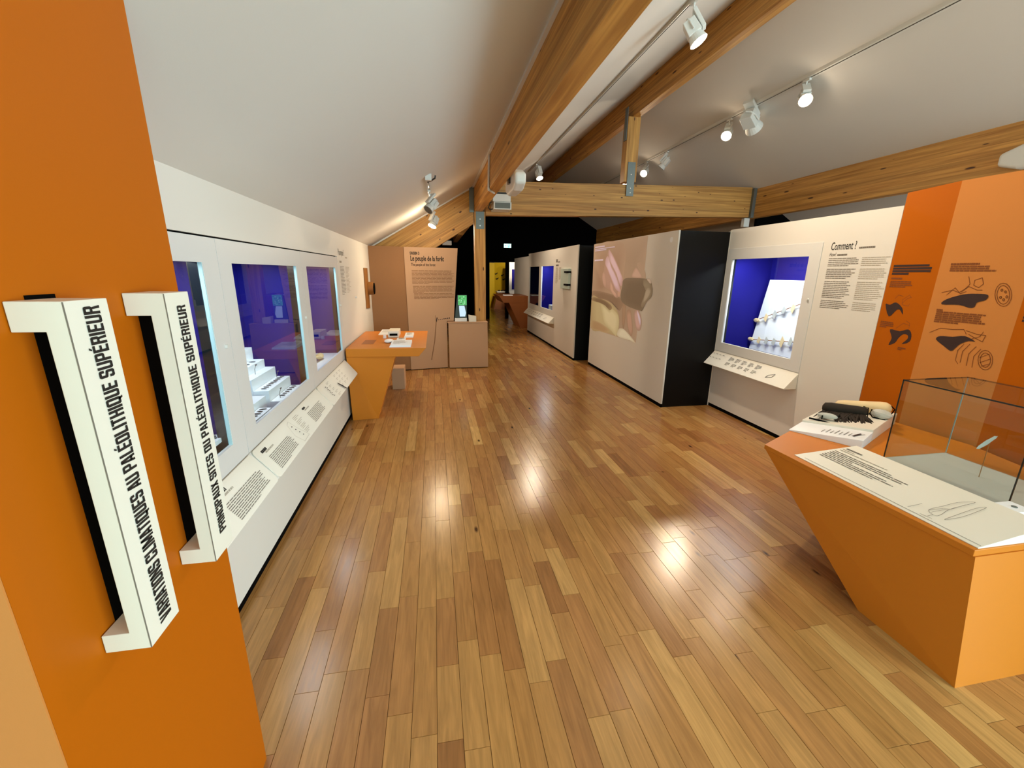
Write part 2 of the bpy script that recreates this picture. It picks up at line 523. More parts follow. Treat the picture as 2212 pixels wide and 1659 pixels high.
def block_glyphs():
    """heavy condensed capitals, each a list of polygons in a unit box"""
    R = lambda a, b, c, d: [(a, b), (c, b), (c, d), (a, d)]
    mir = lambda p: [(1 - x, y) for x, y in p][::-1]
    full = R(0, 0, .34, 1)
    bow = [(0, .09), (.16, 0), (.34, 0), (.34, 1), (.16, 1), (0, .91)]
    t, m, b = R(.3, .85, .7, 1), R(.3, .43, .7, .57), R(.3, 0, .7, .15)
    ur = [(.66, .62), (1, .62), (1, .91), (.84, 1), (.66, 1)]
    lr = [(.66, 0), (.84, 0), (1, .09), (1, .38), (.66, .38)]
    A = [[(0, 0), (.31, 0), (.58, 1), (.27, 1)], [(.69, 0), (1, 0), (.73, 1), (.42, 1)], R(.22, .18, .78, .33)]
    E = [full, R(.3, .85, .92, 1), R(.3, .43, .84, .57), R(.3, 0, .92, .15)]
    P = [full, t, R(.3, .40, .7, .54), [(.66, .40), (.84, .40), (1, .49), (1, .91), (.84, 1), (.66, 1)]]
    g = dict(I=(.34, [full]), L=(.86, [full, R(.3, 0, .86, .15)]), E=(.92, E), T=(.9, [R(0, .85, .9, 1), R(.28, 0, .62, .9)]),
             H=(1, [full, mir(full), m]), U=(1, [[(0, .09), (.16, 0), (.34, 0), (.34, 1), (0, 1)], mir([(0, .09), (.16, 0), (.34, 0), (.34, 1), (0, 1)]), b]),
             O=(1, [bow, mir(bow), t, b]), Q=(1, [bow, mir(bow), t, b, [(.5, .16), (.72, -.13), (1.0, -.13), (.8, .16)]]), C=(1, [bow, t, b, ur, lr]),
             S=(1, [[(0, .54), (.12, .44), (.34, .5), (.34, 1), (.16, 1), (0, .91)], t, [(.66, .68), (1, .68), (1, .91), (.84, 1), (.66, 1)], [(.1, .46), (.6, .40), (.9, .54), (.4, .60)],
                    [(1, .46), (.88, .56), (.66, .5), (.66, 0), (.84, 0), (1, .09)], b, [(0, .32), (0, .09), (.16, 0), (.34, 0), (.34, .32)]]),
             P=(1, P), R=(1, [full, t, R(.3, .46, .7, .60), [(.66, .46), (.82, .46), (1, .57), (1, .91), (.84, 1), (.66, 1)], [(.6, .47), (.88, .47), (1.04, 0), (.70, 0)]]), D=(1, [full, t, b, mir(bow)]), A=(1, A), V=(1, [[(x, 1 - y) for x, y in A[0]][::-1], [(x, 1 - y) for x, y in A[1]][::-1]]),
             N=(1.02, [R(0, 0, .3, 1), R(.72, 0, 1.02, 1), [(.0, 1), (.3, 1), (1.02, 0), (.72, 0)]]),
             M=(1.3, [R(0, 0, .3, 1), R(1.0, 0, 1.3, 1), [(0, 1), (.32, 1), (.8, .1), (.5, .1)], [(1.3, 1), (.98, 1), (.5, .1), (.8, .1)]]),
             X=(1, [[(0, 0), (.34, 0), (1, 1), (.66, 1)], [(.66, 0), (1, 0), (.34, 1), (0, 1)]]))
    g['É'] = (.92, E + [[(.36, 1.06), (.56, 1.06), (.8, 1.22), (.5, 1.22)]])
    g['3'] = (1, [t, R(.3, .43, .68, .57), b, mir(bow), [(0, .7), (.3, .7), (.3, 1), (.16, 1), (0, .91)], [(0, .3), (.3, .3), (.3, 0), (.16, 0), (0, .09)]])
    return g


GLYPHS = block_glyphs()


def block_lettering(name, body, fr, u, v, w, h, m, parent, n=0.0012):
    wid = lambda c: 0.42 if c == ' ' else GLYPHS[c][0]
    total = sum(wid(c) + 0.13 for c in body) - 0.13
    k = w / total
    mb, x = MB(), 0.0
    for c in body:
        if c != ' ':
            for p in GLYPHS[c][1]:
                mb.poly([fr.p(u + (x + a) * k, v + b * h, n) for a, b in p])
        x += wid(c) + 0.13
    return flat(name, mb, m, parent)


SH={'imgbg':[[7.154,2.077],[5.261,2.073],[5.278,1.423],[5.341,0.683],[7.086,0.658]],'B':{'s1':[[2.239,1.431],[2.219,1.464],[2.135,1.499],[2.068,1.506],[2.014,1.502],[2.018,1.472],[2.056,1.455],[2.062,1.429],[2.085,1.42],[2.145,1.434]],'s2':[[2.217,1.204],[2.198,1.228],[2.13,1.233],[2.068,1.247],[2.009,1.221],[2.043,1.22],[2.081,1.194],[2.098,1.168],[2.119,1.144],[2.163,1.168]]},'BL':[[[1.908,1.508],[1.905,1.484],[1.908,1.462],[1.916,1.447],[1.929,1.441],[1.944,1.445],[1.96,1.458],[1.973,1.479],[1.983,1.505],[1.986,1.53],[1.983,1.552],[1.974,1.567],[1.961,1.572],[1.945,1.568],[1.93,1.554],[1.917,1.533],[1.908,1.508]],[[1.917,1.508],[1.914,1.488],[1.916,1.471],[1.922,1.459],[1.932,1.454],[1.944,1.457],[1.956,1.468],[1.966,1.485],[1.974,1.505],[1.976,1.526],[1.974,1.543],[1.968,1.555],[1.958,1.559],[1.946,1.555],[1.934,1.544],[1.924,1.528],[1.917,1.508]],[[1.953,1.533],[1.954,1.527],[1.959,1.526],[1.962,1.532],[1.961,1.538],[1.957,1.539],[1.953,1.533]],[[1.935,1.523],[1.935,1.517],[1.94,1.517],[1.943,1.523],[1.942,1.529],[1.938,1.529],[1.935,1.523]],[[1.949,1.491],[1.95,1.485],[1.954,1.485],[1.958,1.49],[1.957,1.497],[1.952,1.497],[1.949,1.491]],[[1.932,1.478],[1.933,1.472],[1.937,1.472],[1.941,1.477],[1.94,1.484],[1.935,1.484],[1.932,1.478]],[[1.922,1.496],[1.923,1.49],[1.928,1.49],[1.931,1.495],[1.93,1.502],[1.926,1.502],[1.922,1.496]],[[2.256,1.505],[2.199,1.523],[2.163,1.509],[2.136,1.533],[2.118,1.563],[2.135,1.607]],[[2.099,1.586],[2.066,1.601],[2.052,1.565],[2.07,1.543],[2.098,1.556],[2.099,1.586]],[[2.151,1.513],[2.121,1.548],[2.073,1.528],[2.049,1.529]],[[2.225,1.491],[2.189,1.538],[2.154,1.502],[2.126,1.518]],[[2.062,1.197],[2.084,1.154],[2.082,1.091],[2.064,1.071]],[[2.032,1.202],[2.058,1.151],[2.054,1.081]],[[1.998,1.193],[2.024,1.142],[2.019,1.069]],[[1.972,1.182],[1.996,1.132],[1.989,1.064]],[[1.903,1.128],[1.9,1.105],[1.902,1.085],[1.91,1.071],[1.922,1.063],[1.936,1.065],[1.95,1.075],[1.962,1.092],[1.97,1.114],[1.973,1.137],[1.97,1.157],[1.962,1.172],[1.95,1.178],[1.936,1.176],[1.922,1.166],[1.91,1.149],[1.903,1.128]],[[1.912,1.126],[1.91,1.109],[1.912,1.095],[1.918,1.084],[1.926,1.079],[1.936,1.08],[1.946,1.088],[1.954,1.1],[1.96,1.116],[1.962,1.132],[1.96,1.147],[1.954,1.158],[1.946,1.163],[1.936,1.161],[1.926,1.154],[1.918,1.141],[1.912,1.126]],[[1.965,1.13],[1.925,1.161]],[[1.958,1.101],[1.913,1.133]],[[1.947,1.081],[1.911,1.103]],[[2.265,1.243],[2.209,1.279],[2.141,1.279],[2.084,1.287],[2.064,1.259]],[[2.07,1.281],[2.01,1.266],[1.968,1.265],[1.976,1.226],[2.017,1.243],[2.052,1.26]],[[2.036,1.232],[1.995,1.254],[1.984,1.285]]],'A':{'a1':[[3.36,2.669,1.4],[3.349,2.628,1.398],[3.336,2.579,1.419],[3.318,2.515,1.385],[3.313,2.496,1.338],[3.323,2.532,1.37],[3.331,2.562,1.363],[3.345,2.614,1.313]],'a2':[[3.335,2.575,1.222],[3.311,2.487,1.22],[3.293,2.421,1.242],[3.283,2.386,1.212],[3.283,2.386,1.16],[3.299,2.445,1.133],[3.29,2.41,1.174],[3.291,2.413,1.2],[3.301,2.45,1.203],[3.31,2.483,1.171],[3.315,2.504,1.132],[3.329,2.555,1.109],[3.325,2.541,1.163]]},'AL':[[[3.341,2.597,1.445],[3.334,2.573,1.473],[3.322,2.529,1.466]],[[3.323,2.531,1.44],[3.309,2.48,1.477],[3.302,2.453,1.454],[3.306,2.468,1.401],[3.32,2.521,1.406],[3.323,2.531,1.44]],[[3.321,2.524,1.237],[3.307,2.473,1.279],[3.292,2.418,1.269]],[[3.303,2.458,1.299],[3.293,2.423,1.285],[3.292,2.418,1.251]],[[3.321,2.524,1.415],[3.312,2.493,1.451],[3.305,2.465,1.461]]],'W':[[[2.089,1.276,0.617],[2.161,1.274,0.63],[2.234,1.272,0.642],[2.288,1.247,0.652],[2.22,1.248,0.64],[2.152,1.248,0.628],[2.096,1.235,0.618],[2.072,1.24,0.614],[2.089,1.276,0.617]],[[2.089,1.276,0.617],[2.144,1.262,0.627],[2.164,1.248,0.63],[2.24,1.249,0.643]],[[2.081,1.26,0.616],[2.108,1.258,0.621],[2.156,1.252,0.629]],[[2.075,1.206,0.615],[2.138,1.211,0.626],[2.244,1.217,0.644],[2.287,1.208,0.651],[2.238,1.2,0.643],[2.144,1.195,0.627],[2.075,1.206,0.615]],[[2.041,1.323,0.609],[2.109,1.318,0.621]],[[2.037,1.27,0.608],[2.043,1.229,0.609]],[[2.045,1.247,0.61],[2.07,1.246,0.614]]],'img':[([[7.184,2.006],[5.998,2.029],[5.891,1.555],[5.918,1.272],[6.567,1.291],[7.106,1.305]],(170,140,116),(184,158,134)),([[6.57,1.309],[5.935,1.254],[5.84,1.175],[5.942,1.065],[6.079,1.123],[6.501,1.193],[7.078,1.207],[7.094,1.305]],(146,120,96),(160,134,110)),([[6.655,1.656],[6.605,1.782],[6.518,1.956],[6.422,1.934],[6.2,1.79],[5.953,1.571],[5.915,1.472],[5.946,1.422],[5.945,1.304],[5.999,1.267],[6.124,1.251],[6.339,1.338],[6.535,1.384],[6.679,1.509]],(186,152,136),(178,146,126)),([[6.673,1.62],[6.597,1.602],[6.524,1.457],[6.535,1.384],[6.641,1.436],[6.7,1.546]],(196,162,146),(182,150,132)),([[6.364,1.479],[6.29,1.446],[6.205,1.343],[6.089,1.297],[6.102,1.253],[6.218,1.29],[6.345,1.373]],(210,176,158),(190,156,138)),([[6.056,1.35],[5.968,1.387],[5.932,1.321],[5.979,1.268],[6.055,1.273]],(204,168,146),(184,150,130)),([[6.504,1.959],[6.397,1.916],[6.197,1.773],[6.026,1.637],[5.919,1.539],[5.907,1.473],[5.946,1.422],[6.023,1.461],[6.141,1.587],[6.34,1.725],[6.473,1.832]],(224,196,208),(196,160,156)),([[6.59,1.835],[6.5,1.859],[6.385,1.725],[6.233,1.62],[6.084,1.502],[5.995,1.403],[5.971,1.336],[6.056,1.35],[6.147,1.381],[6.3,1.498],[6.514,1.674],[6.609,1.755]],(226,200,216),(200,166,164)),([[5.501,1.728],[5.387,1.749],[5.253,1.637],[5.219,1.541],[5.3,1.547],[5.416,1.637]],(188,162,138),(186,162,138)),([[5.629,1.566],[5.574,1.652],[5.51,1.683],[5.396,1.622],[5.317,1.555],[5.466,1.545]],(208,178,160),(186,156,134)),([[7.104,1.195],[6.805,1.203],[6.5,1.184],[6.237,1.147],[6.073,1.089],[5.95,0.995],[5.913,0.86],[5.959,0.696],[6.021,0.683],[6.315,0.681],[6.609,0.67],[7.057,0.671]],(200,188,144),(184,166,124)),([[7.067,0.803],[6.685,0.806],[6.279,0.742],[6.363,0.679],[6.661,0.668],[7.057,0.671]],(184,154,116),(192,172,130)),([[6.685,1.105],[6.532,1.088],[6.33,1.031],[6.223,1.067],[6.063,1.037],[5.959,0.977],[5.925,0.859],[5.975,0.693],[6.034,0.685],[6.234,0.748],[6.486,0.829],[6.613,0.987]],(222,214,176),(204,194,150)),([[7.076,1.197],[6.753,1.202],[6.449,1.169],[6.254,1.119],[6.224,1.076],[6.309,1.042],[6.435,1.087],[6.688,1.124],[7.096,1.146]],(132,108,80),(160,138,104)),([[5.925,0.789],[5.835,0.818],[5.734,0.814],[5.571,0.768],[5.355,0.683],[5.518,0.685],[5.935,0.685]],(232,228,204),(214,206,180)),([[5.84,1.175],[5.742,1.174],[5.725,1.018],[5.736,0.865],[5.776,0.825],[5.835,0.973]],(176,146,118),(162,134,108)),([[5.688,1.088],[5.579,1.105],[5.506,0.974],[5.458,0.85],[5.477,0.757],[5.553,0.771],[5.627,0.861],[5.677,0.989]],(198,162,140),(172,142,116)),([[5.453,1.108],[5.371,1.134],[5.275,1.077],[5.222,0.974],[5.237,0.879],[5.3,0.852],[5.377,0.893],[5.446,1.013]],(212,178,170),(180,150,130)),([[5.384,1.114],[5.325,1.088],[5.254,1.002],[5.254,0.932],[5.314,0.995]],(226,212,230),(214,190,200)),([[5.9,1.498],[5.791,1.54],[5.466,1.545],[5.203,1.542],[5.109,1.536],[5.056,1.494],[5.018,1.409],[5.037,1.321],[5.145,1.24],[5.222,1.144],[5.268,1.124],[5.457,1.132],[5.681,1.154],[5.886,1.206],[5.945,1.304],[5.906,1.423]],(124,106,84),(134,116,94)),([[5.265,1.533],[5.109,1.536],[5.053,1.479],[5.009,1.409],[5.022,1.322],[5.132,1.256],[5.228,1.174],[5.282,1.2],[5.222,1.311],[5.179,1.417],[5.267,1.459]],(156,142,118),(144,128,104)),([[5.189,1.387],[5.12,1.434],[5.051,1.393],[5.097,1.318],[5.179,1.253],[5.226,1.25]],(182,170,148),(160,146,122)),([[5.186,1.537],[5.11,1.542],[5.057,1.501],[5.083,1.481],[5.151,1.513]],(214,198,182),(190,170,150))]}
# ================================================================ SETTING
CL = lambda x: 1.974 + 0.58 * (x + 0.967)          # left roof slope
XR = 3.325
CR = lambda x: CL(XR) - 0.58 * (x - XR)            # right roof slope

# floor: individual boards, random lengths, running down the room
mb = MB()
tone = []
bw, x = 0.0913, -1.505
x = -0.045 - 16 * bw
k = 0
mb.box(-1.5, -3.1, -0.06, 7.6, 20.6, -0.004)
tone += [0.0] * 6
rnd = random.Random(3)
while x < 7.6:
    y = -3.1 - rnd.uniform(0, 0.6)
    while y < 20.6:
        L = rnd.choice((0.3, 0.38, 0.45, 0.5, 0.6, 0.6, 0.7, 0.8))
        a, b = max(y, -3.1), min(y + L, 20.6)
        if b - a > 0.01:
            dz = rnd.uniform(-0.0004, 0.0004)
            g = 0.0011
            mb.add([(x + g, a + g, dz), (x + bw - g, a + g, dz), (x + bw - g, b - g, dz), (x + g, b - g, dz),
                    (x + 0.0002, a, -0.004), (x + bw - 0.0002, a, -0.004), (x + bw - 0.0002, b, -0.004), (x + 0.0002, b, -0.004)],
                   [(0, 1, 2, 3), (4, 5, 1, 0), (5, 6, 2, 1), (6, 7, 3, 2), (7, 4, 0, 3)])
            t = min(1, max(0, rnd.gauss(0.5, 0.22)))
            tone += [t] * 5
        y += L
    x += bw
floor = build('floor', mb, ['floor', 'joint'], weld=False)
tag(floor, kind='structure')
at = floor.data.attributes.new('board', 'FLOAT', 'FACE')
at.data.foreach_set('value', tone)
mi = [1] * 6 + [0] * (len(tone) - 6)
floor.data.polygons.foreach_set('material_index', mi)

mb = MB()
for (xa, xb, fn) in ((-1.6, XR, CL), (XR, 7.65, CR)):
    mb.hexa([(xa, -3.1, fn(xa)), (xb, -3.1, fn(xb)), (xb, 14.95, fn(xb)), (xa, 14.95, fn(xa)),
             (xa, -3.1, fn(xa) + 0.12), (xb, -3.1, fn(xb) + 0.12), (xb, 14.95, fn(xb) + 0.12), (xa, 14.95, fn(xa) + 0.12)])
struct('ceiling', mb, 'ceil')
mb = MB().hexa([(0.652, -3, CL(0.652) - 0.02), (0.68, -3, CL(0.68) - 0.03), (0.68, 7.24, CL(0.68) - 0.03), (0.652, 7.24, CL(0.652) - 0.02),
                (0.652, -3, CL(0.652) + 0.01), (0.68, -3, CL(0.68) + 0.01), (0.68, 7.24, CL(0.68) + 0.01), (0.652, 7.24, CL(0.652) + 0.01)])
struct('trim_1', mb, 'white')
mb = MB().prism([(-0.96, 7.228, CL(-0.96) - 0.022), (0.66, 7.228, CL(0.66) - 0.022), (0.66, 7.228, CL(0.66) + 0.005), (-0.96, 7.228, CL(-0.96) + 0.005)], (0, 0.02, 0))
struct('trim_2', mb, 'white')

# left wall: upper band, low band, plain stretch with the title, and the part hidden by the orange column
XL = -0.967
mb = MB()
mb.box(-1.0, 0.94, 1.742, XL, 4.72, 1.985)
mb.box(-1.0, 0.94, 0.05, XL, 4.72, 0.684)
mb.box(-1.0, 4.72, 0.05, XL, 7.06, 1.985)
mb.box(-1.0, -3.1, 0.0, XL, 0.94, 1.985)
struct('wall_left', mb, 'white')
struct('trim_3', MB().box(-1.0, 0.94, 1.70, -0.983, 4.72, 1.76), 'matte')
struct('baseboard_left', MB().box(-1.0, 0.94, 0.0, -0.977, 7.06, 0.052), 'matte')
struct('wall_left_outer', MB().box(-1.55, -3.1, 0, -1.5, 15, 1.75), 'matte')
struct('wall_left_far', MB().box(-1.0, 7.06, 0.0, XL, 14.95, 1.985), 'matte')
struct('wall_right', MB().box(7.5, -3.1, 0, 7.6, 14.95, 2.1), 'white')
struct('wall_right_far', MB().prism([(5.86, 7.27, 0), (7.5, 7.27, 0), (7.5, 7.27, CR(7.5)), (5.86, 7.27, CR(5.86))], (0, 0.06, 0)), 'matte')

# black gable wall at the far end with the passage into the yellow room
mb = MB()
g = lambda xa, xb, za, zb=None: mb.prism([(xa, 14.9, za), (xb, 14.9, za), (xb, 14.9, CL(xb) if xb <= XR else CR(xb)), (xa, 14.9, CL(xa) if xa <= XR else CR(xa))] if zb is None
                                         else [(xa, 14.9, za), (xb, 14.9, za), (xb, 14.9, zb), (xa, 14.9, zb)], (0, 0.1, 0))
g(-1.0, 1.9, 0); g(1.9, 2.47, 1.945); g(2.47, 2.58, 0); g(2.58, XR, 1.95); g(XR, 3.45, 0 + 1.95); g(3.45, 5.7, 0); g(5.7, 7.5, 0)
struct('wall_far', mb, 'matte')
mb = MB()
mb.box(1.2, 20.4, 0, 5.5, 20.5, 2.5); mb.box(1.2, 15.0, 0, 1.25, 20.5, 2.5); mb.box(5.4, 15, 0, 5.5, 20.5, 2.5)
struct('wall_far_room', mb, 'black')
struct('ceiling_far_room', MB().box(1.2, 15.0, 2.5, 5.5, 20.5, 2.6), 'black')

# wall behind the photographer with its assumed large window
mb = MB()
zt = lambda q: CL(q) if q <= XR else CR(q)
for xa, xb, za, zb in ((-1.0, 0.3, 0, None), (0.3, 1.9, 2.1, None), (1.9, 2.6, 0, None), (2.6, XR, 2.7, None), (XR, 7.2, 2.7 if False else 2.1, None), (7.2, 7.5, 0, None), (2.6, 7.2, 0, 0.55)):
    mb.prism([(xa, -3.1, za), (xb, -3.1, za), (xb, -3.1, zt(xb) if zb is None else zb), (xa, -3.1, max(za + 0.001, zt(xa)) if zb is None else zb)], (0, 0.1, 0))
struct('wall_back', mb, 'white')
mb = MB()
for xa in (2.6, 4.1, 5.6, 7.14):
    mb.box(xa, -3.07, 0.55, xa + 0.06, -3.03, 2.1)
w1 = struct('window_1', mb, 'lacq')
build('pane', MB().box(2.62, -3.055, 0.55, 7.18, -3.05, 2.1), 'glass', parent=w1)

mb = MB()
for xa in (0.3, 1.07, 1.84):
    mb.box(xa, -3.07, 0, xa + 0.06, -3.03, 2.1)
mb.box(0.36, -3.07, 2.04, 1.84, -3.03, 2.1)
d1 = struct('added_door_1', mb, 'lacq')  # invented door, put in to carry the cool fill light
build('pane', MB().box(0.32, -3.055, 0.0, 1.88, -3.05, 2.08), 'glass', parent=d1)

# ================================================================ ROOF TIMBERS


def beam(name, label, mb, m, loc, cat='beam'):
    t = thing(name, label, cat, loc)
    build('timber', mb, m, t, bevel=0.004)
    return t


b1 = beam('purlin', 'long wooden roof beam at upper centre, nearest of the three, resting on the post', MB().hexa(
    [(0.68, -3, 2.55), (0.81, -3, 2.55), (0.81, 14.88, 2.55), (0.68, 14.88, 2.55),
     (0.68, -3, CL(0.68)), (0.81, -3, CL(0.81)), (0.81, 14.88, CL(0.81)), (0.68, 14.88, CL(0.68))]), 'beamy', (0.74, 5, 2.55))
b2 = beam('ridge_beam', 'dark wooden ridge beam above the short hanging post', MB().box(3.26, -3, 4.06, 3.39, 14.88, CL(3.26)), 'beamy', (3.325, 5, 4.06))
b3 = beam('purlin', 'long wooden roof beam on the right above the white wall and orange panels', MB().hexa(
    [(5.7, -3, 2.6), (5.83, -3, 2.6), (5.83, 14.88, 2.6), (5.7, 14.88, 2.6),
     (5.7, -3, CR(5.7)), (5.83, -3, CR(5.83)), (5.83, 14.88, CR(5.83)), (5.7, 14.88, CR(5.7))]), 'beamy', (5.76, 5, 2.6))
b4 = beam('tie_beam', 'horizontal knotty wooden beam crossing the room', MB().hexa(
    [(0.862, 7.22, 2.49), (5.64, 7.22, 2.61), (5.64, 7.36, 2.61), (0.862, 7.36, 2.49),
     (0.862, 7.22, 3.0), (5.64, 7.22, 3.11), (5.64, 7.36, 3.11), (0.862, 7.36, 3.0)]), 'beamx', (3.2, 7.29, 2.5))
mb = MB().box(5.641, 7.17, 2.6, 5.7, 7.218, 3.09).box(5.641, 7.218, 2.6, 5.649, 7.36, 3.09)
build('end_plate', mb, 'steel', b4)
b5 = beam('rafter', 'sloping wooden rafter lit bright yellow above the pink-brown panel', MB().prism(
    [(-0.967, 7.25, 1.35), (0.668, 7.25, 2.36), (0.668, 7.25, CL(0.668)), (-0.967, 7.25, CL(-0.967))], (0, 0.14, 0)), 'rafter', (0, 7.3, 1.9))
mb = MB().box(0.6, 7.225, 2.53, 0.674, 7.249, 2.92)
build('steel_bracket', mb, 'steel', b5)
b6 = beam('post', 'square wooden post with a steel plate behind the low pink pedestal', MB().box(0.68, 7.25, 0.0, 0.86, 7.41, 2.55), 'beamz', (0.77, 7.33, 0), 'post')
pl = build('steel_plate', MB().box(0.705, 7.238, 2.28, 0.838, 7.249, 2.545), 'steel', b6)
for z in (2.33, 2.43):
    build('screw', MB().cyl((0.77, 7.239, z), (0.77, 7.23, z), 0.01), 'shiny', pl)
b7 = beam('king_post', 'short wooden hanging post with steel straps in the middle of the cross beam', MB().box(3.19, 7.2, 3.09, 3.40, 7.38, 4.06), 'beamz', (3.3, 7.29, 3.05), 'post')
pl = build('steel_strap', MB().box(3.235, 7.188, 2.87, 3.365, 7.199, 3.39), 'steel', b7)
for z in (2.92, 2.99, 3.2):
    build('screw', MB().cyl((3.3, 7.189, z), (3.3, 7.18, z), 0.009), 'shiny', pl)
build('steel_strap', MB().box(3.178, 7.22, 3.72, 3.189, 7.32, 4.2), 'steel', b7)

# ================================================================ CEILING TRACKS AND SPOTLIGHTS


def rail(label, x, z, y0, y1, slope):
    t = thing('track_rail', label, 'light track', (x, (y0 + y1) / 2, z))
    d = 0.018 * slope
    build('channel', MB().hexa([(x - 0.018, y0, z - 0.035 - d), (x + 0.018, y0, z - 0.035 + d), (x + 0.018, y1, z - 0.035 + d), (x - 0.018, y1, z - 0.035 - d),
                                (x - 0.018, y0, z - d), (x + 0.018, y0, z + d), (x + 0.018, y1, z + d), (x - 0.018, y1, z - d)]), 'lamp', t)
    build('conductor_slot', MB().hexa([(x - 0.006, y0 + .01, z - 0.037), (x + 0.006, y0 + .01, z - 0.037), (x + 0.006, y1, z - 0.037), (x - 0.006, y1, z - 0.037),
                                       (x - 0.006, y0 + .01, z - 0.034), (x + 0.006, y0 + .01, z - 0.034), (x + 0.006, y1, z - 0.034), (x - 0.006, y1, z - 0.034)]), 'off', t)
    return t


R1 = (2.154, CL(2.154)); R2 = (4.373, CR(4.373)); R3 = (-0.02, CL(-0.02))
rail('white light track between the two middle roof beams', R1[0], R1[1], -1, 10, 0.58)
rail('long white light track on the right ceiling slope', R2[0], R2[1], -1, 12, -0.58)
t = rail('short white light track on the left ceiling above the orange table', R3[0], R3[1], 4.66, 7.2, 0.58)
build('end_feed', MB().box(-0.05, 4.6, R3[1] - 0.05, 0.012, 4.68, R3[1] + 0.01), 'lamp', t)
build('feed_cable', MB().tube([(-0.03, 4.69, R3[1] - 0.05), (0.01, 4.64, R3[1] - 0.045), (0.045, 4.6, R3[1] - 0.03), (0.05, 4.6, R3[1] - 0.005)], 0.008), 'off', t)


def spotlight(rail_, y, aim, lit, label, power=40, angle=95, side=0.0, drop=0.11, big=1.0, spill=2.0, color=(1, 0.80, 0.58)):
    x, z = rail_
    z -= 0.035
    t = thing('track_spotlight', label, 'spotlight', (x, y, z), 'spotlights on the ceiling tracks')
    build('adapter', MB().box(x - 0.016, y - 0.05, z - 0.025, x + 0.016, y + 0.05, z), 'lamp', t, bevel=0.003)
    c = Vector((x + side, y, z - drop))
    build('stem', MB().cyl((x, y, z - 0.02), c + Vector((0, 0, 0.02)), 0.008), 'lamp', t)
    d = (Vector(aim) - c).normalized()
    q = d.to_track_quat('Z', 'Y').to_matrix()
    P = lambda a, b_, k: c + q @ Vector((a * big, b_ * big, k * big))
    # yoke ring, square gear housing, flared reflector
    build('yoke', MB().tube([P(0.055, 0, 0.03), P(0.05, 0, -0.02), P(0.03, 0, -0.055), P(0, 0, -0.068), P(-0.03, 0, -0.055), P(-0.05, 0, -0.02), P(-0.055, 0, 0.03)], 0.006 * big), 'lamp', t)
    h = build('housing', MB().hexa([P(-.04, -.04, -.05), P(.04, -.04, -.05), P(.04, .04, -.05), P(-.04, .04, -.05), P(-.045, -.045, .05), P(.045, -.045, .05), P(.045, .045, .05), P(-.045, .045, .05)]), 'lamp', t, bevel=0.006)
    build('reflector', MB().cyl(P(0, 0, .05), P(0, 0, .10), 0.045 * big, 0.06 * big, 20), 'lamp', t, smooth=False)
    build('gear_box', MB().hexa([P(-.035, .05, -.09), P(.035, .05, -.09), P(.035, .075, -.09), P(-.035, .075, -.09), P(-.035, .05, .05), P(.035, .05, .05), P(.035, .075, .05), P(-.035, .075, .05)]), 'lamp', t, bevel=0.004)
    build('lens', MB().cyl(P(0, 0, .099), P(0, 0, .103), 0.052 * big, None, 20), 'lens' if lit else 'off', t)
    if lit:
        ld = bpy.data.lights.new('spot_beam', 'SPOT')
        ld.energy, ld.spot_size, ld.spot_blend, ld.shadow_soft_size, ld.color = power, math.radians(angle), 0.9, 0.045, color
        o = bpy.data.objects.new('spot_beam', ld); COL.objects.link(o)
        o.parent = t
        o.location = P(0, 0, .112) - Vector(t.location)
        o.rotation_euler = d.to_track_quat('-Z', 'Y').to_euler()
        if spill:
            # stray light leaving the lamp head sideways
            pd = bpy.data.lights.new('lamp_glow', 'POINT')
            pd.energy, pd.shadow_soft_size, pd.color = spill, 0.03, color
            o = bpy.data.objects.new('lamp_glow', pd); COL.objects.link(o)
            o.parent = t
            o.location = P(0, 0, .16) - Vector(t.location)
    return t


WARM = (1.0, 0.79, 0.56)
spotlight(R3, 5.25, (-0.9, 4.6, 1.2), False, 'unlit white spotlight on the short left track', side=0.04, drop=0.14)
spotlight(R3, 6.45, (-0.55, 6.0, 1.0), True, 'lit white spotlight in front of the yellow rafter', 48, 150, side=0.06, drop=0.18, spill=13, color=(1, 0.78, 0.5))
spotlight(R1, 3.75, (3.37, 3.0, 1.3), True, 'lit white spotlight high up between the two middle beams', 180, 95, drop=0.2, big=1.2)
spotlight(R1, 1.7, (3.3, 2.3, 1.3), True, 'assumed lit white spotlight, out of view, on the middle track above the photographer', 55, 90, drop=0.2, big=1.2)  # assumed lamp above the view, brightening the orange folds and the Comment partition
spotlight(R2, 0.1, (2.2, 0.7, 0.0), True, 'assumed lit white spotlight, out of view, on the right track near the window wall', 130, 70, drop=0.2, big=1.2, color=(1, .84, .62))  # assumed lamp outside the view, lighting the near end of the right table
spotlight(R1, 9.25, (2.6, 8.0, 1.0), True, 'lit white spotlight above the left end of the cross beam', 200, 130, drop=0.16, side=0.05, big=1.2)
spotlight(R2, 4.95, (2.6, 1.9, 0.6), True, 'lit white spotlight on the right track, second of the bright ones', 35, 90, drop=0.17, big=1.2)
spotlight(R2, 5.8, (6.6, 6.9, 2.3), False, 'large unlit square spotlight on the right track', drop=0.15, side=-0.05, big=1.9)
spotlight(R2, 6.3, (1.2, 3.2, 0.0), True, 'lit white spotlight beside the large unlit one', 200, 120, drop=0.17, big=1.2)
spotlight(R2, 8.05, (2.7, 9.5, 1), False, 'small unlit white spotlight right of the hanging post', drop=0.17, big=1.3)
spotlight(R2, 8.85, (0.6, 5.2, 0.4), True, 'lit white spotlight close to the hanging post', 200, 110, drop=0.17, big=1.2)
spotlight(R2, 9.7, (2.3, 9.0, 1.2), True, 'lit white spotlight half hidden behind the hanging post strap', 100, 100, drop=0.17, big=1.1)

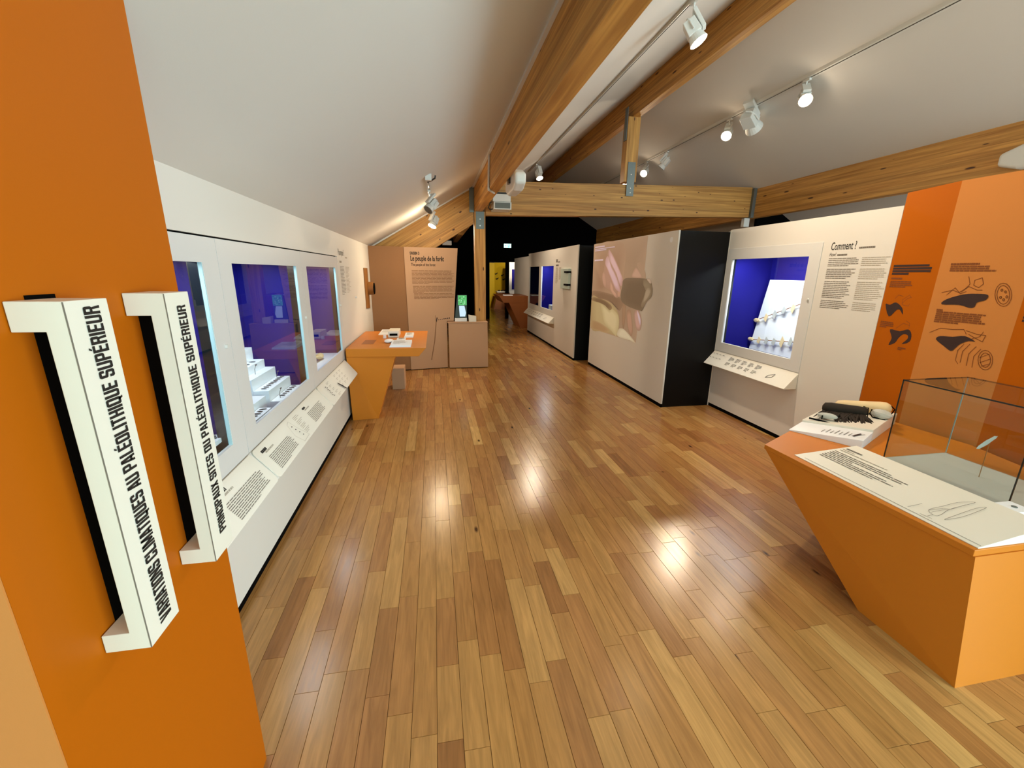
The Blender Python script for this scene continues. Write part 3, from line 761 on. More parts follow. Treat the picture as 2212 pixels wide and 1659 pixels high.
R4 = (0.12, CL(0.12))  # added track and lamps, out of view, brightening the right-hand partitions
rail('added white light track hidden on the left ceiling beyond the yellow rafter', R4[0], R4[1], 7.9, 12, 0.58)
spotlight(R4, 8.3, (2.71, 6.2, 1.2), True, 'first added fill spotlight on the hidden track beyond the yellow rafter', 110, 70, drop=0.17)
spotlight(R4, 9.6, (2.54, 9.3, 1.3), True, 'second added fill spotlight on the hidden track beyond the yellow rafter', 90, 90, drop=0.17)
spotlight(R4, 11.2, (2.72, 12.9, 1.2), True, 'third added fill spotlight on the hidden track beyond the yellow rafter', 110, 80, drop=0.17)

# ================================================================ EQUIPMENT ON THE BEAMS
t = thing('projector', 'white ceiling projector with grey grille under the end of the nearest beam', 'projector', (1.07, 7.0, 2.55))
build('mount', MB().box(0.94, 6.9, 2.768, 1.18, 7.19, 2.79).box(1.03, 7.0, 2.76, 1.09, 7.219, 2.8), 'off', t)
build('upper_casing', MB().box(0.93, 6.89, 2.652, 1.215, 7.2, 2.765), 'lamp', t, bevel=0.012)
c = build('lower_casing', MB().box(0.945, 6.875, 2.54, 1.222, 7.2, 2.65), 'lamp', t, bevel=0.006)
build('grille', MB().box(0.965, 6.868, 2.556, 1.2, 6.8745, 2.636), 'grey', c)
build('cable', MB().tube([(0.945, 6.95, 2.66), (0.9, 6.95, 2.64), (0.87, 6.96, 2.57), (0.9, 6.98, 2.545), (0.95, 7.0, 2.56)], 0.008), 'off', t)
t = thing('conduit', 'thin white cable conduit down the side of the nearest beam', 'conduit', (0.66, 5.7, 2.5))
build('pipe', MB().tube([(0.667, 5.25, 2.93 - 0.03), (0.667, 5.3, 2.56)], 0.012).tube([(0.667, 5.3, 2.56), (0.667, 5.3, 2.535), (0.76, 5.5, 2.535)], 0.013), 'lamp', t)


def speaker(label, x0, x1, y0, y1, z0, z1, s):
    t = thing('loudspeaker', label, 'speaker', ((x0 + x1) / 2, (y0 + y1) / 2, z0))
    a = (y1 - y0) * 0.22
    f = 0.25 * (z1 - z0)
    mb = MB()
    pts = [(x0, y0, z0 + f), (x0, y0 + a, z0), (x0, y1 - a, z0), (x0, y1, z0 + f), (x0, y1, z1 - f), (x0, y1 - a, z1), (x0, y0 + a, z1), (x0, y0, z1 - f)]
    mb.prism(pts, (x1 - x0, 0, 0))
    build('cabinet', mb, 'lamp', t, bevel=0.03, seg=4)
    xm = x0 - 0.001 if s < 0 else x1 + 0.001
    build('wall_bracket', MB().box(x1, (y0 + y1) / 2 - 0.04, (z0 + z1) / 2 - 0.04, x1 + 0.02, (y0 + y1) / 2 + 0.04, (z0 + z1) / 2 + 0.04) if s < 0 else
          MB().box(x0 - 0.02, (y0 + y1) / 2 - 0.04, (z0 + z1) / 2 - 0.01, x0, (y0 + y1) / 2 + 0.04, (z0 + z1) / 2 + 0.05), 'off', t)
    return t


speaker('white rounded loudspeaker on the side of the nearest beam above the projector', 0.832, 0.95, 4.5, 5.1, 2.42, 2.62, 1)
speaker('white rounded loudspeaker on the right beam above the orange wall', 5.56, 5.68, 2.95, 3.68, 2.62, 2.84, -1)
t = thing('projector', 'small white projector hanging in the dark left of the post', 'projector', (0.34, 10.8, 2.22))
build('casing', MB().box(0.23, 10.7, 2.22, 0.45, 10.95, 2.32), 'lamp', t, bevel=0.01)
build('mount', MB().cyl((0.34, 10.85, 2.32), (0.34, 10.85, CL(0.34)), 0.012), 'off', t)
t = thing('junction_box', 'small white box under the right end of the cross beam', 'box', (5.64, 7.3, 2.45))
build('casing', MB().box(5.58, 7.24, 2.45, 5.69, 7.32, 2.6), 'lamp', t, bevel=0.006)

t = thing('exit_sign', 'small green lit exit sign high on the far black wall', 'sign', (2.517, 14.88, 2.42))
build('housing', MB().box(2.39, 14.86, 2.41, 2.645, 14.899, 2.55), 'lamp', t)
build('lit_panel', MB().box(2.395, 14.856, 2.415, 2.64, 14.859, 2.545), 'exitw', t)
fr = F((2.395, 14.856, 2.415), (1, 0, 0), (0, 0, 1))
mb = MB()
# running figure, arrow and door as on such signs
fr.rect(mb, 0.13, 0.015, 0.19, 0.115, 0.002)
mb.poly([fr.p(0.02, 0.065, .002), fr.p(0.05, 0.03, .002), fr.p(0.05, 0.10, .002)]); fr.rect(mb, 0.05, 0.055, 0.085, 0.075, .002)
flat('symbol', mb, 'exit', t)
mb = MB()
mb.poly([fr.p(0.155 + 0.012 * math.cos(a * .7), 0.098 + 0.012 * math.sin(a * .7), .003) for a in range(9)])
mb.poly([fr.p(0.147, 0.06, .003), fr.p(0.165, 0.06, .003), fr.p(0.168, 0.085, .003), fr.p(0.15, 0.085, .003)])
mb.poly([fr.p(0.15, 0.06, .003), fr.p(0.138, 0.03, .003), fr.p(0.145, 0.026, .003), fr.p(0.16, 0.06, .003)])
mb.poly([fr.p(0.158, 0.06, .003), fr.p(0.176, 0.035, .003), fr.p(0.181, 0.04, .003), fr.p(0.168, 0.065, .003)])
flat('figure', mb, 'exitw', t)

# ================================================================ ORANGE COLUMN WITH PULL-OUT HANDLES (left foreground)
XP = -0.615
t = thing('exhibit_column', 'tall orange column with two white pull handles in the foreground', 'display column', (-0.8, 0.9, 0))
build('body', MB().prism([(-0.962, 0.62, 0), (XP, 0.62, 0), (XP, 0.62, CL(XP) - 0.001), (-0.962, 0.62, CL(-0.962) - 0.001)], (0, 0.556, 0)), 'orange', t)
build('lit_end_face', MB().prism([(-0.966, 0.6165, 0), (XP, 0.6165, 0), (XP, 0.6165, CL(XP) - 0.001), (-0.966, 0.6165, CL(-0.966) - 0.001)], (0, 0.003, 0)), 'lit_orange', t)  # thin sheet over the near end; daylight painted in as paler orange
for (ya, yb, body, zl, zh, wl) in ((0.734, 0.822, 'VARIATIONS CLIMATIQUES AU PALÉOLITHIQUE SUPÉRIEUR', 0.941, 1.541, 0.0405),
                                   (0.977, 1.065, 'PRINCIPAUX SITES DU PALÉOLITHIQUE SUPÉRIEUR', 0.972, 1.524, 0.0378)):
    xf = XP + 0.0763
    sl = build('slot', MB().box(XP, yb - 0.05, 0.936, XP + 0.0015, yb + 0.004, 1.558 if yb < 0.9 else 1.545), 'matte', t)
    h = build('pull_handle', MB().prism([(XP + .002, ya, 0.92), (xf, ya, 0.92), (xf, ya, 1.5515), (XP + .002, ya, 1.5515), (XP + .002, ya, 1.5065), (xf - 0.0305, ya, 1.5065),
                                        (xf - 0.0305, ya, 0.957), (XP + .002, ya, 0.957)], (0, yb - ya, 0)), 'plate', t, bevel=0.0012)
    block_lettering('lettering', body, F((xf, ya, 0), (0, 0, 1), (0, -1, 0)), zl, -0.066, zh - zl, wl * 0.83, 'ink', h)
    build('edge_joint', MB().box(xf - 0.0012, ya - 0.0005, 0.921, xf + 0.0004, ya + 0.0007, 1.5505), 'inkgrey', h)

# ================================================================ LEFT SHOWCASES


def inner_box(xf, xb, y0, y1, z0, z1, m, name, parent, th=0.01):
    s = 1 if xb > xf else -1
    mb = MB()
    bx = lambda a, b, c, d, e, f: mb.box(min(a, d), b, c, max(a, d), e, f)
    bx(xb, y0, z0, xb + s * th, y1, z1)
    bx(xf, y0 - th, z0, xb + s * th, y0, z1)
    bx(xf, y1, z0, xb + s * th, y1 + th, z1)
    bx(xf, y0 - th, z1, xb + s * th, y1 + th, z1 + th)
    bx(xf, y0 - th, z0 - th, xb + s * th, y1 + th, z0)
    return build(name, mb, m, parent)


CASES = [(0.945, 2.198, 1.06, 2.06, 'white showcase partly hidden behind the orange column', 2.142),
         (2.202, 3.458, 2.333, 3.342, 'white showcase holding stepped white plinths in the left wall', 3.425),
         (3.462, 4.715, 3.59, 4.602, 'white showcase nearest to the orange wall table', 4.667)]
for i, (ya, yb, wa, wb, lab, ky) in enumerate(CASES):
    t = thing('showcase', lab, 'showcase', (XL, (ya + yb) / 2, 0.69), 'showcases built into the left wall')
    dr = build('door', grid_panel(-0.985, XL, ya, yb, 0.687, 1.734, [(wa, wb, 0.795, 1.628)]), 'lacq', t)
    build('knob', MB().cyl((XL, ky, 1.252), (XL + 0.012, ky, 1.252), 0.011, 0.009, 14), 'lamp', dr)
    gl = build('glass_pane', MB().box(-0.983, wa - .01, 0.785, -0.978, wb + .01, 1.638), 'glass', t)
    mb = MB().box(-0.9845, wb - 0.004, 0.795, -0.969, wb, 1.628)
    build('glass_edge', mb, 'pale_edge', t)
    mb = MB()
    mb.box(-1.03, wb + 0.002, 0.76, -0.986, wb + 0.03, 1.65); mb.box(-1.03, wa - 0.03, 0.76, -0.986, wa - 0.002, 1.65); mb.box(-1.03, wa, 1.63, -0.986, wb, 1.65)
    build('inner_frame', mb, 'edge', t)
    inner_box(-0.986, -1.40, ya + 0.015, yb - 0.015, 0.70, 1.655, 'blue', 'lining', t)
    al = area_light('case_light', (-1.08, (ya + yb) / 2, 1.64), (-1.16, (ya + yb) / 2, 0.8), 0.9, 0.12, 9.0, (0.85, 0.93, 1.0))
    al.parent = t; al.matrix_parent_inverse = Matrix.Translation(t.location).inverted()

# inside the first case
t = thing('display_plinth', 'black block with a white top plate in the nearest showcase', 'plinth', (-1.08, 1.95, 0.70))
build('block', MB().box(-1.2, 1.6, 0.705, -1.02, 2.17, 0.81), 'matte', t)
build('top_plate', MB().box(-1.21, 1.59, 0.81, -1.015, 2.11, 0.83), 'bright', t)
for k in range(3):
    one('flint_tool', MB().blob((-1.07 + 0.012 * k, 2.02 + 0.032 * k - 0.03, 0.838), (0.012, 0.02, 0.008), jit=0.15, seed=k), 'flint',
        'small flint tool on the white plate in the nearest showcase', 'flint tool', (-1.07, 2.0 + .03 * k, 0.83), 'flint tools in the nearest showcase')
t = thing('wall_shelf', 'small white shelf on the blue back of the nearest showcase', 'shelf', (-1.35, 2.0, 1.43))
build('board', MB().box(-1.398, 1.85, 1.43, -1.25, 2.1, 1.445), 'bright', t)

# stepped plinths in the middle case
yl, yr = 2.80, 3.215
STEPS = [(-1.35, -1.286, 1.069, 'topmost'), (-1.286, -1.217, 0.982, 'second highest'), (-1.217, -1.151, 0.926, 'third highest'), (-1.151, -1.06, 0.854, 'second lowest'), (-1.06, -0.998, 0.784, 'lowest')]
for (xa, xb, z, w) in STEPS:
    t = thing('display_step', '%s step of the white staircase of plinths behind glass' % w, 'plinth', ((xa + xb) / 2, 3.0, 0.702), 'stepped white plinths')
    build('block', MB().box(xa + .001, yl, 0.702, xb, yr, z), 'bright', t, bevel=0.001)
for (xa, xb, ya, yb, z, w) in ((-1.07, -1.0, 2.40, 2.65, 0.79, 'low white tray with dark flints at the near corner of the middle showcase'),
                               (-1.15, -1.072, 2.40, 2.775, 0.832, 'white block behind the low tray in the middle showcase'), (-1.38, -1.152, 2.25, 2.79, 0.74, 'wide low white base block in the middle showcase')):
    t = thing('display_step', w, 'plinth', ((xa + xb) / 2, (ya + yb) / 2, 0.702), 'stepped white plinths')
    build('block', MB().box(xa, ya, 0.702, xb, yb, z), 'bright', t, bevel=0.001)


def flints(x, z, y0, y1, n, step, rx=0.02, m='flint'):
    r = random.Random(n)
    for k in range(n):
        y = y0 + (y1 - y0) * k / (n - 1)
        R = Matrix.Rotation(r.uniform(-0.3, 0.3), 3, 'Z')
        one('flint_flake', MB().blob((x, y, z + 0.004), (rx * r.uniform(.8, 1.1), 0.0075, 0.0035), R, 8, 6, 0.12, k), m,
            'small grey flint flake in the row on the %s' % step, 'flint tool', (x, y, z), 'flint flakes on the %s' % step)


flints(-1.105, 0.854, 2.85, 3.19, 9, 'second lowest white step')
flints(-1.028, 0.784, 2.93, 3.17, 6, 'lowest white step', 0.018)
flints(-1.034, 0.79, 2.44, 2.61, 5, 'low white tray', 0.02, 'flintd')
flints(-1.25, 0.982, 2.85, 3.1, 4, 'second highest white step', 0.02)
for (x, y, z, w) in ((-1.19, 2.97, 0.926, 'third highest'), (-1.1, 3.08, 0.854, 'second lowest'), (-1.025, 2.88, 0.784, 'lowest')):
    t = thing('artefact_stand', 'thin wire stand holding a small point on the %s white step' % w, 'stand', (x, y, z), 'wire stands on the white steps')
    build('wire', MB().tube([(x, y, z), (x, y, z + 0.035), (x + 0.004, y + 0.012, z + 0.055), (x + 0.004, y + 0.02, z + 0.057)], 0.0018, 6), 'grey', t)
    build('point', MB().blob((x + .004, y + 0.02, z + 0.06), (0.004, 0.016, 0.005), nu=8, nv=6), 'flint', t)

# third case: white base with a carved bone
t = thing('display_plinth', 'low white base under the carved bone in the last showcase', 'plinth', (-1.2, 4.2, 0.702))
build('block', MB().box(-1.38, 3.5, 0.702, -0.995, 4.68, 0.75), 'bright', t)
mb = MB().blob((-1.13, 4.32, 0.785), (0.035, 0.075, 0.03), jit=0.05)
mb.tube([(-1.13, 4.28, 0.79), (-1.15, 4.18, 0.82), (-1.16, 4.12, 0.85)], [0.016, 0.012, 0.006]).tube([(-1.12, 4.28, 0.785), (-1.12, 4.19, 0.8), (-1.12, 4.13, 0.81)], [0.015, 0.01, 0.006])
one('carved_bone', mb, 'bone', 'cream forked bone lying on the white base in the last showcase', 'bone', (-1.13, 4.3, 0.75), smooth=True)

# reading ledge under the three cases
t = thing('reading_ledge', 'long slanted white reading ledge with caption plates under the left showcases', 'reading ledge', (XL, 3.0, 0.53))
z0, z1, xo = 0.684, 0.53, -0.845
build('bracket', MB().prism([(XL, 0.95, z0), (xo, 0.95, z1 + 0.004), (xo, 0.95, z1 - .006), (XL, 0.95, z1 - 0.02)], (0, 3.655, 0)), 'white', t)
sl = math.hypot(xo - XL, z1 - z0)
fl_ = F((xo, 0, z1), (0, 1, 0), (XL - xo, 0, z0 - z1))
LP = ((0.97, 2.19, 0), (2.205, 3.455, 1), (3.465, 4.60, 2))
for (a, b, i) in LP:
    mb = MB()
    fl_.rrect(mb, a, 0.0, b, sl - 0.003, 0.022, 0.004, 0.008)
    p = build('caption_plate', mb, 'plate', t)
    D, G, K = MB(), MB(), MB()
    o = 0.009
    if i == 0:
        fl_.lines(K, 1.76, 0.172, 0.22, 1, 0.02, 0.016, 1)
        fl_.lines(G, 1.79, 0.15, 0.24, 1, 0.02, 0.009, 2)
        fl_.lines(D, 1.78, 0.115, 0.36, 10, 0.0098, 0.0038, 3, 0.88, 0.6)
        fl_.lines(G, 1.62, 0.115, 0.09, 7, 0.0098, 0.003, 4); fl_.lines(G, 1.2, 0.16, 0.3, 10, 0.0098, 0.004, 5)
    else:
        y0 = a + (0.03 if i == 1 else 0.1)
        if i == 1:
            fl_.lines(K, y0 + 0.03, 0.165, 0.13, 1, 0.02, 0.016, 11); fl_.lines(G, y0 + 0.06, 0.146, 0.22, 1, 0.02, 0.009, 12)
            fl_.lines(D, y0 + 0.05, 0.115, 0.33, 10, 0.0098, 0.0038, 13, 0.88)
            for k in range(4):
                fl_.lines(G, y0 + 0.56, 0.165 - 0.035 * k, 0.11, 3, 0.0098, 0.0032, 14 + k)
            mbk = [fl_.p(y0 + 0.43, 0.16, o), fl_.p(y0 + 0.47, 0.17, o), fl_.p(y0 + 0.5, 0.10, o), fl_.p(y0 + 0.55, 0.02, o), fl_.p(y0 + 0.44, 0.015, o), fl_.p(y0 + 0.4, 0.08, o), fl_.p(y0 + 0.43, 0.16, o)]
            G.ribbon(mbk, 0.0018, fl_.N)
            for k in range(4):
                fl_.rect(K, y0 + 0.45 + .012 * k, 0.135 - 0.028 * k, y0 + 0.462 + .012 * k, 0.129 - 0.028 * k, o)
            fl_.lines(K, y0 + 0.76, 0.165, 0.12, 1, 0.02, 0.014, 21); fl_.lines(G, y0 + 0.78, 0.146, 0.2, 1, 0.02, 0.008, 22)
            fl_.lines(D, y0 + 0.77, 0.115, 0.32, 9, 0.0098, 0.0038, 23, 0.85)
        else:
            for k in range(8):
                fl_.rect(K, a + 0.13 + 0.016 * (k % 2), 0.15 - 0.014 * k, a + 0.15 + 0.016 * (k % 2), 0.144 - 0.014 * k, o)
            for k in range(5):
                fl_.lines(G, a + 0.22 + 0.01 * k, 0.165 - 0.034 * k, 0.1, 2, 0.0098, 0.003, 30 + k)
            for k in range(3):
                for j in range(4):
                    fl_.lines(G, a + 0.5 + 0.11 * k, 0.165 - 0.036 * j, 0.07, 2, 0.0098, 0.0034, 40 + k * 5 + j)
            K.poly([fl_.p(a + 0.42, 0.09, o), fl_.p(a + 0.435, 0.1, o), fl_.p(a + 0.5, 0.035, o), fl_.p(a + 0.48, 0.03, o)])
            K.poly([fl_.p(a + 0.45, 0.06, o), fl_.p(a + 0.47, 0.065, o), fl_.p(a + 0.52, 0.005, o), fl_.p(a + 0.5, 0.0, o)])
    for nm, mm, col in (('small_print', D, 'inkgrey'), ('caption', G, 'inkpale'), ('heading', K, 'ink')):
        if mm.v:
            for q in range(len(mm.v)):
                mm.v[q] = mm.v[q] + fl_.N * 0.0075
            flat(nm, mm, col, p)

# title print on the plain part of the left wall
t = thing('wall_text', 'grey heading and two narrow text columns printed on the left wall beside the showcases', 'wall text', (XL, 5.05, 1.4))
fw = F((XL, 0, 0), (0, 1, 0), (0, 0, 1))
lettering('heading', 'Pourquoi ?', fw, 4.79, 1.735, 0.3, 0.085, 'inkgrey', t)
G, D = MB(), MB()
fw.lines(G, 5.13, 1.745, 0.22, 1, .02, 0.012, 3); fw.lines(G, 4.82, 1.70, 0.2, 1, 0.03, 0.022, 4)
fw.lines(D, 4.82, 1.645, 0.24, 21, 0.0145, 0.005, 5, 0.55); fw.lines(G, 5.1, 1.64, 0.24, 20, 0.0145, 0.005, 6, 0.4)
flat('small_print', D, 'inkgrey', t); flat('caption', G, 'inkpale', t)
for (y, z) in ((5.58, 1.281),):
    one('wall_stud', MB().cyl((XL, y, z), (XL + 0.02, y, z), 0.014, 0.01), 'lamp', 'small white round stud on the warm-lit wall near the wooden viewer', 'stud', (XL, y, z))

t = thing('wooden_viewer', 'narrow brown wooden board with a round dark eyepiece on the left wall end', 'viewer', (XL, 6.5, 1.06))
build('board', MB().prism([(XL, 6.34, 1.08), (XL, 6.66, 1.06), (XL, 6.66, 1.64), (XL, 6.34, 1.64)], (0.012, 0, 0)), 'tan', t)
build('drum', MB().cyl((XL + 0.012, 6.62, 1.35), (XL + 0.09, 6.62, 1.35), 0.095, 0.09, 28), 'tan', t)
build('eyepiece', MB().cyl((XL + 0.09, 6.62, 1.35), (XL + 0.1, 6.62, 1.35), 0.085, 0.08, 28), 'matte', t)

# ================================================================ ORANGE WALL TABLE (left, middle distance)
t = thing('exhibit_table', 'orange cantilever table against the left wall, carrying white plates', 'table', (-0.6, 5.0, 0))
build('table_top', MB().prism([(-0.945, 4.615, 0.71), (-0.19, 4.58, 0.71), (-0.11, 4.58, 0.80), (-0.945, 4.615, 0.80)], (0, 1.38, 0)), 'tablo', t, bevel=0.003)
build('leg', MB().prism([(-0.935, 4.617, 0.0), (-0.665, 4.64, 0.0), (-0.44, 4.617, 0.709), (-0.945, 4.617, 0.709)], (0, 0.34, 0)), 'tablo', t, bevel=0.002)
build('inlay', MB().box(-0.83, 4.9, 0.8, -0.7, 5.2, 0.8015), 'brown', t)
one('bench_block', MB().box(-0.62, 5.85, 0.0, -0.45, 6.1, 0.30), 'pink', 'small pink block standing under the orange wall table', 'block', (-0.53, 6.0, 0), bevel=0.004)


def wedge_plate(label, x0, x1, y0, y1, z, h, group='white plates on the orange wall table', m='bright'):
    t = thing('caption_plate', label, 'plate', ((x0 + x1) / 2, (y0 + y1) / 2, z), group)
    build('slab', MB().hexa([(x0, y0, z), (x1, y0, z), (x1, y1, z), (x0, y1, z), (x0 + .01, y0 + .02, z + h * .6), (x1, y0 + .02, z + h * .6), (x1, y1, z + h), (x0 + .01, y1, z + h)]), m, t, bevel=0.002)
    G = MB()
    f = F((x0, y0 + .02, z + h * .6), (1, 0, 0), (0, y1 - y0 - .02, h * .4))
    f.lines(G, 0.03, (y1 - y0) * 0.8, (x1 - x0) * 0.7, 5, (y1 - y0) * 0.12, 0.012, 3)
    flat('small_print', G, 'inkpale', t)


wedge_plate('white caption plate at the far left of the orange wall table', -0.735, -0.555, 5.62, 6.0, 0.80, 0.022)
wedge_plate('long white caption plate on the front edge of the orange wall table', -0.505, -0.275, 4.66, 4.98, 0.80, 0.03)
wedge_plate('short white plate on the right of the orange wall table', -0.395, -0.28, 5.36, 5.6, 0.80, 0.03)
wedge_plate('thin white strip plate in the middle of the orange wall table', -0.47, -0.36, 5.1, 5.22, 0.80, 0.02)
one('touch_stone', MB().blob((-0.54, 5.02, 0.815), (0.052, 0.1, 0.02), nu=20), 'bright', 'white oval stone on the front left of the orange wall table', 'stone', (-0.54, 5.02, 0.8), smooth=True)
t = thing('touch_box', 'small pale box with a dark slot among the white plates', 'box', (-0.51, 5.5, 0.8))
build('casing', MB().box(-0.585, 5.37, 0.8, -0.455, 5.68, 0.88), 'plate', t, bevel=0.006)
build('slot', MB().box(-0.565, 5.366, 0.825, -0.47, 5.3695, 0.852), 'matte', t)
one('touch_ring', MB().cyl((-0.62, 5.33, 0.8), (-0.62, 5.33, 0.84), 0.02, 0.018), 'bright', 'tiny white peg left of the small box on the orange wall table', 'peg', (-0.62, 5.33, 0.8))

# ================================================================ PINK-BROWN PANEL WITH THE SEASON TEXT
t = thing('exhibition_partition', 'pink-brown free-standing panel with the title about the people of the forest', 'panel', (-0.3, 7.1, 0))
Y = lambda x: 7.035 + (x + 0.45) * 0.178
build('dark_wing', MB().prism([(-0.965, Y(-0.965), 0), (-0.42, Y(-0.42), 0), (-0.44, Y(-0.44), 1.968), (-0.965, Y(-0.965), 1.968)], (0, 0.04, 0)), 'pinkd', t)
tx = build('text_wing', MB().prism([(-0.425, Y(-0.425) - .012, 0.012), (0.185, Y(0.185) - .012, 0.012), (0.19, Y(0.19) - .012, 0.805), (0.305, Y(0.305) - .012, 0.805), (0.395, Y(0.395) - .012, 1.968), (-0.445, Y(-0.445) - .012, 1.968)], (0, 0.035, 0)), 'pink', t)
build('plinth', MB().prism([(-0.6, Y(-0.6) - .004, 0), (0.18, Y(0.18) - .004, 0), (0.18, Y(0.18) + .02, 0), (-0.6, Y(-0.6) + .02, 0)], (0, 0, 0.014)), 'matte', t)
fp = F((-0.445, Y(-0.445) - .0125, 0), (1, 0.178, 0), (0, 0, 1))
block_lettering('season', 'SAISON 3', fp, 0.09, 1.855, 0.145, 0.042, 'ink', tx)
lettering('title', 'Le peuple de la forêt', fp, 0.095, 1.735, 0.53, 0.105, 'ink', tx, bold=0.022)
lettering('subtitle', 'The people of the forest', fp, 0.1, 1.672, 0.385, 0.055, 'inkplum', tx, bold=0.012)
D = MB()
fp.lines(D, 0.105, 1.615, 0.68, 11, 0.0198, 0.007, 1, 0.93, 0.4); fp.lines(D, 0.115, 1.375, 0.66, 6, 0.0198, 0.007, 2, 0.93, 0.25); fp.lines(D, 0.125, 1.255, 0.66, 5, 0.0198, 0.007, 3, 0.93, 0.6)
flat('small_print', D, 'inktan', tx)
K, G = MB(), MB()
G.ribbon([fp.p(0.365, 0.16), fp.p(0.43, 0.48), fp.p(0.465, 0.80)], 0.012, fp.N)
G.ribbon([fp.p(0.45, 0.82), fp.p(0.455, 0.9)], 0.006, fp.N)
K.ribbon([fp.p(0.468, 0.80), fp.p(0.482, 0.86)], 0.016, fp.N)
for k in range(7):
    fp.rect(K, 0.50 + 0.03 * k, 0.823 + 0.003 * k, 0.516 + 0.03 * k, (0.832 if k < 3 else 0.842) + 0.003 * k)
flat('spear_drawing', G, 'inktan', tx); flat('spear_point_drawing', K, 'inkplum', tx)

t = thing('pedestal', 'low pink-beige pedestal in front of the wooden post', 'pedestal', (0.54, 7.16, 0))
build('body', MB().prism([(0.215, 7.085, 0.012), (0.874, 7.075, 0.012), (0.866, 7.085, 0.775), (0.212, 7.085, 0.775)], (0, 0.155, 0)), 'pink', t)
build('top', MB().box(0.195, 7.078, 0.775, 0.872, 7.245, 0.79), 'pink', t, bevel=0.003)
build('plinth', MB().box(0.225, 7.1, 0, 0.86, 7.235, 0.012), 'matte', t)
t = thing('video_screen', 'small upright screen showing green trees on the pink pedestal', 'screen', (0.44, 7.2, 0.79))
build('base', MB().box(0.325, 7.15, 0.79, 0.525, 7.24, 0.845), 'bright', t, bevel=0.003)
cs = build('casing', MB().prism([(0.325, 7.2, 0.845), (0.527, 7.2, 0.845), (0.533, 7.2, 1.225), (0.375, 7.2, 1.225)], (0, 0.03, 0)), 'off', t)
mb = MB().poly([(0.385, 7.198, 1.06), (0.528, 7.198, 1.06), (0.53, 7.198, 1.22), (0.388, 7.198, 1.22)])
flat('picture_trees', mb, 'scr_green', cs)
rl = random.Random(2)
for m_, nm in (('scr_dark', 'picture_shade'), ('scr_leaf', 'picture_leaf')):
    mb = MB()
    for k in range(14):
        cx_, cz_, r__ = rl.uniform(0.40, 0.515), rl.uniform(1.075, 1.205), rl.uniform(0.006, 0.013)
        mb.poly([(cx_ + r__ * math.cos(a) * rl.uniform(.6, 1.2), 7.1972, cz_ + r__ * math.sin(a) * rl.uniform(.6, 1.2)) for a in (0, 1, 2, 3, 4, 5)])
    flat(nm, mb, m_, cs)
mb = MB()
mb.poly([(0.40, 7.197, 1.05), (0.49, 7.197, 1.05), (0.515, 7.197, 0.93), (0.50, 7.197, 0.87), (0.41, 7.197, 0.87), (0.402, 7.197, 0.99)])
flat('picture_light', mb, 'scr_blue', cs)
t = thing('display_block', 'small slanted pale block beside the post on the pink pedestal', 'block', (0.62, 7.2, 0.79))
build('block', MB().prism([(0.56, 7.1, 0.79), (0.678, 7.1, 0.79), (0.678, 7.1, 0.88), (0.552, 7.1, 0.9)], (0, 0.12, 0)), 'plate', t, bevel=0.003)

# ================================================================ RIGHT SIDE: PARTITION WITH THE PROJECTED PICTURE
XS = 2.71
t = thing('projection_wall', 'white partition with a projected picture of hands working a stone', 'partition', (XS, 5.83, 0))
build('front_panel', MB().box(XS, 4.548, 0.045, XS + 0.02, 7.13, 2.08), 'white', t, bevel=0.002)
build('dark_side', MB().box(XS + 0.0205, 4.56, 0.0, 3.36, 4.60, 2.075), 'black', t)
build('body', MB().box(XS + 0.0205, 4.6, 0.0, 3.36, 7.12, 2.07), 'black', t)
build('plinth', MB().box(XS + 0.004, 4.552, 0.0, XS + 0.02, 7.12, 0.044), 'matte', t)
# the picture
vs, fs, cols = [], [], []


def pic(pts, c_in, c_out, dx, k=4, sm=True):
    q = [Vector((p.x, min(p.y, 7.122), p.z)) for p in smooth_poly([(XS - dx, y, z) for y, z in pts], k)] if sm else [Vector((XS - dx, y, z)) for y, z in pts]
    c = sum(q, Vector()) / len(q)
    b = len(vs)
    mid = [c.lerp(p, 0.6) for p in q]
    vs.append(c); cols.append(c_in)
    n = len(q)
    for p in mid: vs.append(p); cols.append(c_in)
    for p in q: vs.append(p); cols.append(c_out)
    for i in range(n):
        j = (i + 1) % n
        fs.append((b, b + 1 + i, b + 1 + j))
        fs.append((b + 1 + i, b + 1 + n + i, b + 1 + n + j, b + 1 + j))


I = SH['img']
b0 = SH['imgbg']
pic(b0, lin((176, 152, 128)), lin((188, 164, 140)), 0.001, sm=False)
for k, (pts, ci, co) in enumerate(I):
    pic(pts, lin(ci), lin(co), 0.0012 + 0.0001 * k)
me = bpy.data.meshes.new('projected_picture')
o0 = WL[t.name]
me.from_pydata([tuple(p - o0) for p in vs], [], fs)
ca = me.color_attributes.new('tint', 'FLOAT_COLOR', 'POINT')
for i, c in enumerate(cols): ca.data[i].color = c
me.materials.append(M['picture'])
o = bpy.data.objects.new('projected_picture', me); COL.objects.link(o); o.parent = t; WL[o.name] = o0
fsx = F((XS, 7.085, 0), (0, -1, 0), (0, 0, 1))
K = MB()
fsx.lines(K, 0.0, 2.035, 0.42, 1, 0.03, 0.022, 1, 1, 1, False); fsx.lines(K, 0.0, 2.0, 0.82, 2, 0.024, 0.016, 2, 0.9, 0.6, False); fsx.lines(K, 0.01, 1.825, 0.38, 1, 0.03, 0.026, 4, 1, 1, False)
for q in range(len(K.v)): K.v[q] += fsx.N * 0.004
flat('projected_caption', K, 'inkviolet', t)
build('light_spot', MB().cyl((XS - 0.002, 4.69, 1.985), (XS, 4.69, 1.985), 0.03, None, 18), 'exitw' if False else 'bright', t)


